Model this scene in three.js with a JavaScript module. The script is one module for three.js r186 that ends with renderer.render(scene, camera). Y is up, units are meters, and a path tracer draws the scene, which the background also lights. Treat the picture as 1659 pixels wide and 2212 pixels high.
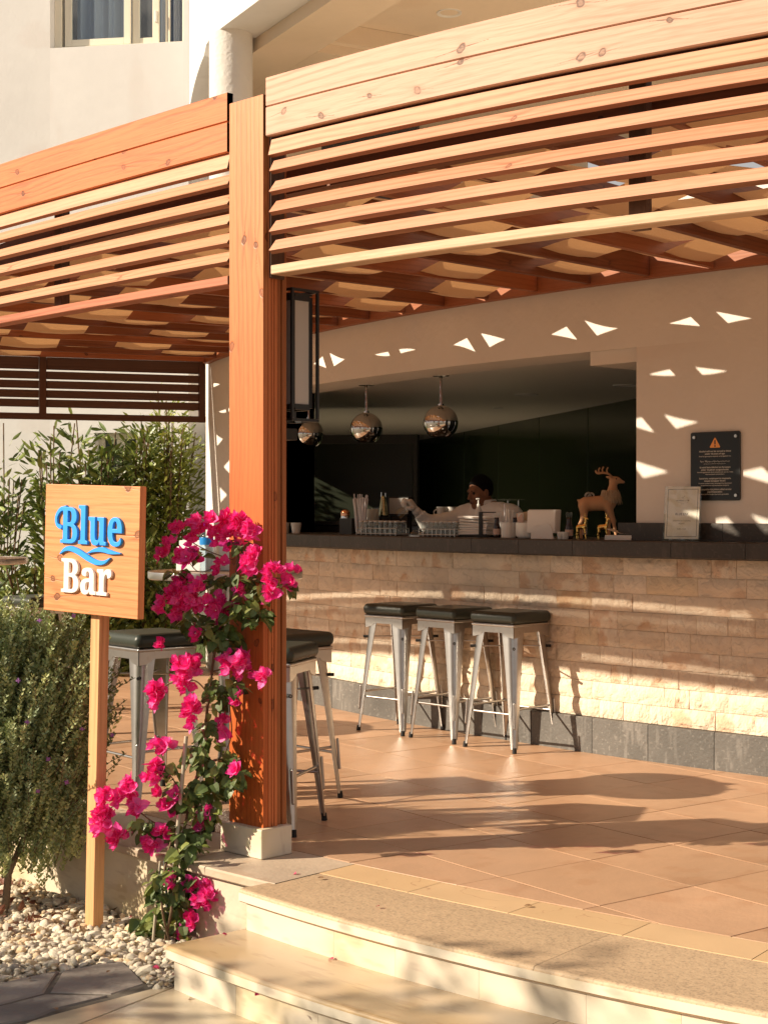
import * as THREE from 'three';
import { RoundedBoxGeometry } from 'three/addons/geometries/RoundedBoxGeometry.js';
import { TextGeometry } from 'three/addons/geometries/TextGeometry.js';
import { FontLoader } from 'three/addons/loaders/FontLoader.js';
import { mergeGeometries, toCreasedNormals } from 'three/addons/utils/BufferGeometryUtils.js';

// ------------------------------------------------------------------ camera, sky, sun, exposure
const scene = new THREE.Scene();
const camera = new THREE.PerspectiveCamera(37.06, 767 / 1024, 0.1, 250);
const EYE = 1.3;                                  // metres above the terrace floor (y = 0)
camera.position.set(0, EYE, 0);
camera.lookAt(0, EYE, -10);
const renderer = new THREE.WebGLRenderer({ antialias: true });
renderer.setSize(767, 1024);
renderer.toneMapping = THREE.LinearToneMapping;
renderer.toneMappingExposure = 1.6;
renderer.shadowMap.enabled = true;
{                                                  // late afternoon sky, pale and hazy towards the horizon
  const w = 256, h = 128, d = new Float32Array(w * h * 4), mix = (a, b, t) => a + (b - a) * t;
  for (let j = 0; j < h; j++) for (let i = 0; i < w; i++) {
    const el = ((j + .5) / h - .5) * Math.PI, t = Math.pow(Math.max(0, Math.sin(el)), .55), k = (j * w + i) * 4;
    const zen = [.165, .195, .245], hor = [.43, .385, .33], gr = [.2, .16, .12];
    for (let c = 0; c < 3; c++) d[k + c] = el < 0 ? gr[c] : mix(hor[c], zen[c], t);
    d[k + 3] = 1;
  }
  const sky = new THREE.DataTexture(d, w, h, THREE.RGBAFormat, THREE.FloatType);
  sky.mapping = THREE.EquirectangularReflectionMapping; sky.magFilter = THREE.LinearFilter; sky.minFilter = THREE.LinearFilter; sky.needsUpdate = true;
  scene.background = sky; scene.environment = sky;
}
const SUN_EL = 27 * Math.PI / 180, SUN_AZ = 11.5 * Math.PI / 180;
const SUN_DIR = new THREE.Vector3(-Math.cos(SUN_AZ) * Math.cos(SUN_EL), Math.sin(SUN_EL), Math.sin(SUN_AZ) * Math.cos(SUN_EL));
const sun = new THREE.DirectionalLight(new THREE.Color().setRGB(1, .85, .655), 5);
sun.target.position.set(0, 0, -8);
sun.position.copy(SUN_DIR).multiplyScalar(40).add(sun.target.position);
sun.castShadow = true;
Object.assign(sun.shadow.camera, { left: -14, right: 14, top: 14, bottom: -14, near: 1, far: 90 });
sun.shadow.mapSize.set(4096, 4096); sun.shadow.bias = -0.0005;
scene.add(sun, sun.target);

// ------------------------------------------------------------------ helpers
const V = (x, y, z) => new THREE.Vector3(x, y, z), R = (d) => d * Math.PI / 180, F = 3300;
const rng = (seed) => { let s = seed >>> 0; return () => { s = (s + 0x6d2b79f5) | 0; let t = Math.imul(s ^ (s >>> 15), 1 | s); t = (t + Math.imul(t ^ (t >>> 7), 61 | t)) ^ t; return ((t ^ (t >>> 14)) >>> 0) / 4294967296; }; };
const lerp = (a, b, t) => a + (b - a) * t, clamp = (x, a = 0, b = 1) => Math.min(b, Math.max(a, x)), sstep = (a, b, x) => { const t = clamp((x - a) / (b - a)); return t * t * (3 - 2 * t); };
// where a measured sight line meets a depth or a floor height (plain numbers, measured on the photograph)
const at = (x, y, d) => V((x - 829.5) / F * d, EYE + (1106 - y) / F * d, -d);
const onFloor = (x, y, h = 0) => at(x, y, (EYE - h) * F / (y - 1106));
// the round bar: everything is concentric about this axis; angle in degrees to the left of the viewing axis
let CX = 9.83, CZ = -16.45;
function about(x, z, f) { const a = CX, b = CZ; CX = x; CZ = z; f(); CX = a; CZ = b; }   // the steps curve about an axis of their own
const pol = (r, deg, y = 0) => V(CX - r * Math.sin(R(deg)), y, CZ + r * Math.cos(R(deg)));
const polOf = (p) => [Math.hypot(p.x - CX, p.z - CZ), Math.atan2(CX - p.x, p.z - CZ) * 180 / Math.PI];
const onRing = (x, r) => { const k = (x - 829.5) / F, a = k * k + 1, b = -2 * k * CX + 2 * CZ, c = CX * CX + CZ * CZ - r * r; return (-b - Math.sqrt(b * b - 4 * a * c)) / (2 * a); };   // depth of the ring on a sight line

const counts = {};
function numbered(n) { const k = counts[n] = (counts[n] ?? -1) + 1; return k ? `${n}_${String(k).padStart(3, '0')}` : n; }
function fin(geos) {
  geos = (Array.isArray(geos) ? geos : [geos]).filter(Boolean);
  if (geos.length === 1) return geos[0];
  return mergeGeometries(geos.map((g) => { const q = g.index ? g.toNonIndexed() : g; for (const k of Object.keys(q.attributes)) if (!['position', 'normal', 'uv'].includes(k)) q.deleteAttribute(k); if (!q.attributes.uv) q.setAttribute('uv', new THREE.BufferAttribute(new Float32Array(q.attributes.position.count * 2), 2)); return q; }));
}
function obj(name, geos, mat, parent = scene) {
  const m = new THREE.Mesh(fin(geos), mat);
  m.name = parent === scene ? numbered(name) : name; parent.add(m); return m;
}
function tag(o, label, category, group) { Object.assign(o.userData, { label, category }); if (group) o.userData.group = group; return o; }
function thing(name, label, category, p = V(0, 0, 0), turn = 0, group) {
  const o = new THREE.Group(); o.name = numbered(name); scene.add(o); o.position.copy(p); o.rotation.y = turn; return tag(o, label, category, group);
}
function struct(o) { o.userData.kind = 'structure'; return o; }
function stuff(o) { o.userData.kind = 'stuff'; return o; }
function dup(src, name, label, category, p, turn = 0, group, s) {
  const o = src.clone(); o.name = numbered(name); o.userData = {}; scene.add(o); o.position.copy(p); o.rotation.y = turn; if (s) o.scale.setScalar(s); return tag(o, label, category, group);
}
function part(name, geo, mat, parent, p, rot, s) {
  const m = obj(name, geo, mat, parent); if (p) m.position.copy(p); if (rot) m.rotation.set(rot[0], rot[1], rot[2]); if (s) m.scale.set(s[0], s[1], s[2]); return m;
}
function sub(name, parent, p, turn = 0) { const g = new THREE.Group(); g.name = name; parent.add(g); if (p) g.position.copy(p); g.rotation.y = turn; return g; }
const T = (g, x = 0, y = 0, z = 0, rx = 0, ry = 0, rz = 0) => g.applyMatrix4(new THREE.Matrix4().compose(V(x, y, z), new THREE.Quaternion().setFromEuler(new THREE.Euler(rx, ry, rz)), V(1, 1, 1)));

// uv in metres by dominant direction; long axis of the piece runs along u
function metreUV(g, uo = 0, vo = 0, grain) {
  const q = g.index ? g.toNonIndexed() : g; q.computeBoundingBox(); const s = q.boundingBox.getSize(V());
  const ax = grain ?? (s.x >= s.y && s.x >= s.z ? 0 : s.y >= s.z ? 1 : 2), p = q.attributes.position, n = q.attributes.normal, uv = new Float32Array(p.count * 2), c = (i, a) => a === 0 ? p.getX(i) : a === 1 ? p.getY(i) : p.getZ(i);
  for (let t = 0; t < p.count; t += 3) {
    const m = [0, 0, 0]; for (let k = 0; k < 3; k++) { m[0] += n.getX(t + k); m[1] += n.getY(t + k); m[2] += n.getZ(t + k); }
    const a = m.map(Math.abs), dom = a[0] > a[1] && a[0] > a[2] ? 0 : a[1] > a[2] ? 1 : 2;
    let u = ax, v = 3 - ax - dom; if (dom === ax) { u = (ax + 1) % 3; v = (ax + 2) % 3; }
    for (let k = 0; k < 3; k++) { uv[(t + k) * 2] = c(t + k, u) + uo; uv[(t + k) * 2 + 1] = c(t + k, v) + vo; }
  }
  q.setAttribute('uv', new THREE.BufferAttribute(uv, 2)); return q;
}
const uvr = rng(77);
function bx(w, h, d, r = .003, x = 0, y = 0, z = 0, grain) { return T(metreUV(new RoundedBoxGeometry(w, h, d, 1, Math.min(r, w / 2.2, h / 2.2, d / 2.2)), uvr() * 3, uvr() * 3, grain), x, y, z); }
const cyl = (r0, r1, h, x = 0, y = 0, z = 0, seg = 20) => T(new THREE.CylinderGeometry(r1, r0, h, seg), x, y + h / 2, z);
function rod(a, b, r0, r1 = r0, seg = 10) { const d = b.clone().sub(a), g = new THREE.CylinderGeometry(r1, r0, d.length(), seg); g.applyQuaternion(new THREE.Quaternion().setFromUnitVectors(V(0, 1, 0), d.clone().normalize())); const m = a.clone().add(b).multiplyScalar(.5); return g.translate(m.x, m.y, m.z); }
const lathe = (pts, seg = 24) => new THREE.LatheGeometry(pts.map((p) => new THREE.Vector2(p[0], p[1])), seg);
const tube = (pts, r, seg = 20, rad = 6) => new THREE.TubeGeometry(new THREE.CatmullRomCurve3(pts), seg, r, rad);

// a closed profile [[radius, height] counter-clockwise] swept round the bar's axis from angle a (left) to b (right)
function arcSweep(prof, a, b, seg, uo = 0, vo = 0, uvScale = 1, tint = null) {
  const Cc = [];
  const P = [], N = [], U = [], n = prof.length; let v = vo;
  const put = (r, y, f, nr, ny, u, w) => { const s = Math.sin(f), c = Math.cos(f); P.push(CX - r * s, y, CZ + r * c); N.push(-nr * s, ny, nr * c); U.push(u * uvScale, w * uvScale); if (tint) Cc.push(...tint(nr, ny)); };
  const rm = prof.reduce((s, q) => s + q[0], 0) / n, A = R(a), B = R(b);
  for (let i = 0; i < n; i++) {
    const p = prof[i], q = prof[(i + 1) % n], dr = q[0] - p[0], dy = q[1] - p[1], L = Math.hypot(dr, dy); if (L < 1e-6) continue; const nr = dy / L, ny = -dr / L;
    for (let j = 0; j < seg; j++) {
      const f0 = lerp(A, B, j / seg), f1 = lerp(A, B, (j + 1) / seg), u0 = uo + (A - f0) * rm, u1 = uo + (A - f1) * rm;
      put(p[0], p[1], f0, nr, ny, u0, v); put(p[0], p[1], f1, nr, ny, u1, v); put(q[0], q[1], f1, nr, ny, u1, v + L);
      put(p[0], p[1], f0, nr, ny, u0, v); put(q[0], q[1], f1, nr, ny, u1, v + L); put(q[0], q[1], f0, nr, ny, u0, v + L);
    }
    v += L;
  }
  const tri = THREE.ShapeUtils.triangulateShape(prof.map((p) => new THREE.Vector2(p[0], p[1])), []);
  for (const [f, sg] of [[A, -1], [B, 1]]) {
    const s = Math.sin(f), c = Math.cos(f);
    for (const t of tri) for (const k of sg > 0 ? t : [t[0], t[2], t[1]]) { const p = prof[k]; P.push(CX - p[0] * s, p[1], CZ + p[0] * c); N.push(sg * c, 0, sg * s); U.push((p[0] + uo) * uvScale, (p[1] + vo) * uvScale); if (tint) Cc.push(...tint(0, 0)); }
  }
  const g = new THREE.BufferGeometry();
  g.setAttribute('position', new THREE.Float32BufferAttribute(P, 3)); g.setAttribute('normal', new THREE.Float32BufferAttribute(N, 3)); g.setAttribute('uv', new THREE.Float32BufferAttribute(U, 2));
  if (tint) g.setAttribute('color', new THREE.Float32BufferAttribute(Cc, 3));
  return g;
}
const rect = (r0, r1, y0, y1, b = 0) => b ? [[r0, y0], [r1 - b, y0], [r1, y0 + b], [r1, y1 - b], [r1 - b, y1], [r0, y1]] : [[r0, y0], [r1, y0], [r1, y1], [r0, y1]];
// a flat convex polygon in plan (points x,z) with thickness below y and a small chamfered rim
function slab(poly, y, th, ch = .004, uo = 0, vo = 0, rot = 0) {
  const c = poly.reduce((s, p) => [s[0] + p[0] / poly.length, s[1] + p[1] / poly.length], [0, 0]), area = poly.reduce((s, p, i) => { const q = poly[(i + 1) % poly.length]; return s + p[0] * q[1] - q[0] * p[1]; }, 0);
  const P = area > 0 ? [...poly].reverse() : poly, inset = P.map((p) => { const d = Math.hypot(p[0] - c[0], p[1] - c[1]), k = Math.max(.5, 1 - ch * 1.3 / d); return [c[0] + (p[0] - c[0]) * k, c[1] + (p[1] - c[1]) * k]; });
  const pos = [], cr = Math.cos(rot), sr = Math.sin(rot), uv = [], tri = (...q) => q.forEach(([p, h]) => { pos.push(p[0], h, p[1]); uv.push(p[0] * cr + p[1] * sr + uo, -p[0] * sr + p[1] * cr + (y - h) + vo); });
  for (let i = 0; i < P.length; i++) {
    const j = (i + 1) % P.length;
    if (i > 0 && j > 0) tri([inset[0], y], [inset[i], y], [inset[j], y]);
    tri([inset[i], y], [P[i], y - ch], [P[j], y - ch]); tri([inset[i], y], [P[j], y - ch], [inset[j], y]);
    tri([P[i], y - ch], [P[i], y - th], [P[j], y - th]); tri([P[i], y - ch], [P[j], y - th], [P[j], y - ch]);
  }
  const g = new THREE.BufferGeometry(); g.setAttribute('position', new THREE.Float32BufferAttribute(pos, 3)); g.setAttribute('uv', new THREE.Float32BufferAttribute(uv, 2)); g.computeVertexNormals();
  return g;
}
function clipPoly(poly, a, b) {                    // keep the left side of the line a -> b
  const side = (p) => (b[0] - a[0]) * (p[1] - a[1]) - (b[1] - a[1]) * (p[0] - a[0]), out = [];
  poly.forEach((p, i) => { const q = poly[(i + 1) % poly.length], s = side(p), t = side(q); if (s >= 0) out.push(p); if (s * t < 0) { const k = s / (s - t); out.push([lerp(p[0], q[0], k), lerp(p[1], q[1], k)]); } });
  return out;
}
// surface of a distance field (surface nets)
function iso(f, lo, hi, cell) {
  const n = [0, 1, 2].map((k) => Math.ceil((hi[k] - lo[k]) / cell) + 1), [nx, ny, nz] = n, D = new Float32Array(nx * ny * nz), id = (i, j, k) => i + nx * (j + ny * k);
  for (let k = 0; k < nz; k++) for (let j = 0; j < ny; j++) for (let i = 0; i < nx; i++) D[id(i, j, k)] = f(lo[0] + i * cell, lo[1] + j * cell, lo[2] + k * cell);
  const vid = new Int32Array(nx * ny * nz).fill(-1), P = [], I = [];
  for (let k = 0; k < nz - 1; k++) for (let j = 0; j < ny - 1; j++) for (let i = 0; i < nx - 1; i++) {
    let s = 0, cx = 0, cy = 0, cz = 0; const c = [];
    for (let q = 0; q < 8; q++) c.push(D[id(i + (q & 1), j + ((q >> 1) & 1), k + (q >> 2))]);
    for (let q = 0; q < 8; q++) for (const b of [1, 2, 4]) if (!(q & b)) { const d0 = c[q], d1 = c[q | b]; if ((d0 < 0) !== (d1 < 0)) { const t = d0 / (d0 - d1); cx += (q & 1) + (b === 1 ? t : 0); cy += ((q >> 1) & 1) + (b === 2 ? t : 0); cz += (q >> 2) + (b === 4 ? t : 0); s++; } }
    if (s) { vid[id(i, j, k)] = P.length / 3; P.push(lo[0] + (i + cx / s) * cell, lo[1] + (j + cy / s) * cell, lo[2] + (k + cz / s) * cell); }
  }
  const quad = (a, b, c, d, flip) => flip ? I.push(a, c, b, a, d, c) : I.push(a, b, c, a, c, d);
  for (let k = 1; k < nz - 1; k++) for (let j = 1; j < ny - 1; j++) for (let i = 1; i < nx - 1; i++) {
    const d = D[id(i, j, k)] < 0;
    if (d !== D[id(i + 1, j, k)] < 0) quad(vid[id(i, j - 1, k - 1)], vid[id(i, j, k - 1)], vid[id(i, j, k)], vid[id(i, j - 1, k)], !d);
    if (d !== D[id(i, j + 1, k)] < 0) quad(vid[id(i - 1, j, k - 1)], vid[id(i - 1, j, k)], vid[id(i, j, k)], vid[id(i, j, k - 1)], !d);
    if (d !== D[id(i, j, k + 1)] < 0) quad(vid[id(i - 1, j - 1, k)], vid[id(i, j - 1, k)], vid[id(i, j, k)], vid[id(i - 1, j, k)], !d);
  }
  const g = new THREE.BufferGeometry(); g.setAttribute('position', new THREE.Float32BufferAttribute(P, 3));
  g.setAttribute('uv', new THREE.Float32BufferAttribute(new Float32Array(P.length / 3 * 2), 2)); g.setIndex(I); g.computeVertexNormals(); return g;
}
const cap = (x, y, z, a, b, ra, rb) => { const bx_ = b[0] - a[0], by = b[1] - a[1], bz = b[2] - a[2], px = x - a[0], py = y - a[1], pz = z - a[2], h = clamp((px * bx_ + py * by + pz * bz) / (bx_ * bx_ + by * by + bz * bz + 1e-9)); return Math.hypot(px - bx_ * h, py - by * h, pz - bz * h) - lerp(ra, rb, h); };
const ell = (x, y, z, c, r) => { const a = (x - c[0]) / r[0], b = (y - c[1]) / r[1], d = (z - c[2]) / r[2], k = Math.hypot(a, b, d); return (k - 1) * Math.min(r[0], r[1], r[2]); };
const smin = (a, b, k) => { const h = Math.max(k - Math.abs(a - b), 0) / k; return Math.min(a, b) - h * h * k * .25; };
// instanced small pieces: list of [position, quaternion, scale, color?]
function scatter(name, geo, mat, list, parent) {
  const m = new THREE.InstancedMesh(geo, mat, list.length), M4 = new THREE.Matrix4(); m.name = name;
  list.forEach((e, i) => { m.setMatrixAt(i, M4.compose(e[0], e[1], e[2])); if (e[3]) m.setColorAt(i, e[3]); });
  (parent || scene).add(m); return stuff(m);
}
// ------------------------------------------------------------------ textures
function lattice(seed) {
  const r = rng(seed), a = new Float32Array(65536); for (let i = 0; i < 65536; i++) a[i] = r();
  return (x, y, p = 256, q = 256) => {
    const xi = Math.floor(x), yi = Math.floor(y); let fx = x - xi, fy = y - yi; fx = fx * fx * (3 - 2 * fx); fy = fy * fy * (3 - 2 * fy);
    const x0 = ((xi % p) + p) % p, x1 = (x0 + 1) % p, y0 = (((yi % q) + q) % q) << 8, y1 = ((((yi + 1) % q) + q) % q) << 8;
    return lerp(lerp(a[x0 + y0], a[x1 + y0], fx), lerp(a[x0 + y1], a[x1 + y1], fx), fy);
  };
}
const N1 = lattice(11), N2 = lattice(29), N3 = lattice(53);
function fbm(n, u, v, fx, fy, oct = 4) { let s = 0, a = .5, t = 0; for (let o = 0; o < oct; o++) { s += a * n(u * fx, v * fy, Math.min(256, fx), Math.min(256, fy)); t += a; a *= .5; fx *= 2; fy *= 2; if (fx > 256 || fy > 256) break; } return s / t; }
const enc = (x) => Math.round(255 * (x <= .0031308 ? 12.92 * clamp(x) : 1.055 * Math.pow(clamp(x), 1 / 2.4) - .055));
function tex(w, h, f, srgb, sx, sy) {
  const d = new Uint8Array(w * h * 4);
  for (let j = 0; j < h; j++) for (let i = 0; i < w; i++) { const c = f((i + .5) / w, (j + .5) / h), k = (j * w + i) * 4; for (let q = 0; q < 3; q++) d[k + q] = srgb ? enc(c[q]) : Math.round(255 * clamp(c.length ? c[q] : c)); d[k + 3] = 255; }
  const t = new THREE.DataTexture(d, w, h); t.wrapS = t.wrapT = THREE.RepeatWrapping; t.magFilter = THREE.LinearFilter; t.minFilter = THREE.LinearMipmapLinearFilter; t.generateMipmaps = true;
  t.colorSpace = srgb ? THREE.SRGBColorSpace : THREE.NoColorSpace; t.repeat.set(1 / sx, 1 / sy); t.needsUpdate = true; return t;
}
const gray = (w, h, f, sx, sy) => tex(w, h, (u, v) => { const g = f(u, v); return [g, g, g]; }, false, sx, sy);
const rep = (t, sx, sy) => { const c = t.clone(); c.repeat.set(1 / sx, 1 / sy); c.needsUpdate = true; return c; };
// sawn pine, 2.4 m of length by 0.6 m of width, brightness relative to the timber's own colour
function wood(seed, knots, w = 1024, h = 512) {
  const L = 2.4, W = .6, n = lattice(seed), n2 = lattice(seed + 7), r = rng(seed), K = [];
  for (let i = 0; i < knots; i++) K.push([r() * L, r() * W, .007 + r() * .0095, .5 + r() * .5, r() < .5 ? 1 : -1]);
  return tex(w, h, (u, v) => {
    const x = u * L; let y = v * W, dark = 0, halo = 0;
    for (const k of K) {
      let dx = x - k[0], dy = v * W - k[1]; dx -= Math.round(dx / L) * L; dy -= Math.round(dy / W) * W;
      if (Math.abs(dx) > .24 || Math.abs(dy) > .08) continue;
      const g = Math.exp(-(dx * dx) / .005 - (dy * dy) / .0009); y += g * .022 * Math.tanh(dy / .012);
      const q = Math.hypot((dx + dy * k[4] * .3) / (k[2] * 1.05), dy / (k[2] * .95)) + .5 * (n2(u * 110, v * 70, 110, 70) - .5), br = n(u * 230, v * 160, 230, 160);
      if (q < 1) dark = Math.max(dark, k[3] * (.42 + .5 * sstep(.62, .95, q) * (.4 + br) + .25 * sstep(.55, .8, n2(u * 190, v * 150, 190, 150)))); else dark = Math.max(dark, k[3] * .8 * sstep(1.22, 1, q) * (.3 + br));
      halo = Math.max(halo, .4 * Math.exp(-Math.max(0, q - 1) * 1.1));
      const len = k[2] * (3 + 5 * k[3]), cr = Math.abs(dy + .1 * k[4] * dx + .004 * (n2(u * 60, 3, 60) - .5)), tp = 1 - Math.abs(dx) / len; if (q > .9 && tp > 0 && (dx * k[4] > 0 || k[3] > .6)) dark = Math.max(dark, k[3] * .75 * sstep(.0006 + .0034 * tp * tp, 0, cr) * (.35 + br));
    }
    const wv = y + .05 * (n(u * 4, v * 3, 4, 3) - .5) + .012 * (n2(u * 12, v * 9, 12, 9) - .5), ring = Math.pow(.5 + .5 * Math.sin(wv * 2 * Math.PI * (38 + 0)), 2.6);
    const fib = n(u * 60, v * 250, 60, 250), st = n2(u * 6, v * 128, 6, 128), blot = fbm(n, u, v, 5, 4, 3);
    const t = .24 * ring * Math.pow(n2(u * 2, v * 11, 2, 11), 1.5) * 2.3 + .24 * (fib - .5) + .26 * (st - .5) + .34 * (blot - .5) + halo * .45;
    const b = clamp(.94 - .5 * t, 0, 1);
    const dk = clamp(dark * 1.45, 0, .9); return [lerp(b, .17, dk), lerp(b * (1 - .22 * Math.max(0, t)), .13, dk), lerp(b * (1 - .4 * Math.max(0, t)), .10, dk)];
  }, true, L, W);
}
const wKnot = wood(5, 16), wPlain = wood(41, 3), wPost = wood(91, 20);
const plasterBump = gray(512, 512, (u, v) => .55 * fbm(N1, u, v, 16, 16, 5) + .45 * fbm(N2, u, v, 64, 64, 3), 1.6, 1.6);
const plasterTone = tex(512, 512, (u, v) => { const b = .9 + .09 * (fbm(N3, u, v, 3, 4, 5) - .5) * 2 + .03 * (fbm(N1, u, v, 48, 48, 2) - .5), s = .05 * sstep(.62, .8, fbm(N2, u, v, 5, 12, 4)); return [b - s * .6, b - s, b - s * 1.2]; }, true, 4, 4);
const stoneTone = tex(512, 512, (u, v) => {
  const b = .86 + .22 * (fbm(N1, u, v, 6, 6, 5) - .5), rust = sstep(.56, .68, fbm(N2, u, v, 7, 7, 5)) * sstep(.42, .62, fbm(N3, u, v, 3, 3, 2)), vein = sstep(.035, 0, Math.abs(fbm(N3, u, v, 9, 9, 4) - .5)) * .10;
  return [b - rust * .13 - vein, b - rust * .24 - vein * 1.1, b - rust * .31 - vein * 1.2];
}, true, .9, .9);
const stoneBump = gray(512, 512, (u, v) => { const f = fbm(N2, u, v, 8, 8, 5); return .6 * f + .4 * Math.abs(fbm(N1, u, v, 14, 14, 4) - .5) * 2; }, .6, .6);
const slateTone = tex(512, 512, (u, v) => { const b = .62 + .5 * (fbm(N1, u, v, 5, 5, 6) - .5), st = .32 * sstep(.55, .75, fbm(N2, u, v, 40, 9, 4)) * sstep(.4, .6, fbm(N3, u, v, 4, 3, 3)), sp = .35 * sstep(.8, .88, fbm(N2, u, v, 90, 90, 1)); return [b + st + sp, b + st + sp, b + st * 1.02 + sp]; }, true, 1.1, 1.1);
const tileTone = tex(512, 512, (u, v) => { const b = .86 + .32 * (fbm(N1, u, v, 4, 4, 6) - .5) - .05 * sstep(.56, .68, fbm(N3, u, v, 5, 3, 4)) + .07 * (fbm(N2, u, v, 14, 60, 3) - .5), d = .1 * sstep(.6, .75, fbm(N3, u, v, 9, 9, 4)); return [b - d * .6, b - d, b - d * 1.3]; }, true, 1.1, 1.1);
const travTone = tex(512, 512, (u, v) => { const b = .9 + .2 * (fbm(N1, u, v, 3, 7, 6) - .5), p = .15 * sstep(.62, .8, fbm(N2, u, v, 9, 36, 5)), yl = .18 * sstep(.5, .72, fbm(N3, u, v, 2, 3, 4)); return [b - p * .8, b - p - yl * .25, b - p - yl]; }, true, 1, 1);
const grainTone = tex(512, 512, (u, v) => { const sp = fbm(N1, u, v, 60, 128, 2), b = .86 + .2 * (sp - .5) + .16 * (fbm(N2, u, v, 4, 4, 4) - .5), k = sstep(.66, .8, N3(u * 200, v * 200, 200, 200)) * .2; return [b - k, b - k, b - k * .9]; }, true, 1, 1);
const veinTone = tex(512, 512, (u, v) => { const w = fbm(N2, u, v, 5, 5, 4), b = .9 + .16 * (fbm(N1, u, v, 6, 6, 4) - .5), e = sstep(.018, 0, Math.abs(fbm(N3, u + w * .08, v, 7, 9, 4) - .5)) * .4 * sstep(.4, .6, w); return [b - e * .7, b - e, b - e]; }, true, .8, .8);
const flagTone = tex(512, 512, (u, v) => { const b = .8 + .5 * (fbm(N1, u, v, 4, 4, 6) - .5), w = .25 * sstep(.55, .72, fbm(N2, u, v, 14, 14, 4)); return [b + w * .5, b + w * .45, b + w * .4]; }, true, 1.2, 1.2);
const groundTone = tex(512, 512, (u, v) => { const b = .7 + .7 * (fbm(N1, u, v, 10, 10, 6) - .5); return [b, b, b]; }, true, 1, 1);
const fineBump = gray(256, 256, (u, v) => fbm(N1, u, v, 32, 32, 4), .4, .4);
const canvasBump = gray(256, 256, (u, v) => .5 + .25 * Math.sin(u * 2 * Math.PI * 40) + .25 * Math.sin(v * 2 * Math.PI * 40), .1, .1);
const metalRough = gray(256, 256, (u, v) => .27 + .16 * (fbm(N2, u, v, 6, 40, 4) - .4) + .12 * sstep(.6, .8, fbm(N1, u, v, 9, 9, 4)), .5, .5);
const metalTone = tex(256, 256, (u, v) => { const s = .09 * sstep(.58, .76, fbm(N1, u, v, 12, 7, 4)), b = .86 + .08 * (fbm(N3, u, v, 5, 30, 3) - .5); return [b - s * .7, b - s, b - s * 1.2]; }, true, .5, .5);

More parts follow.
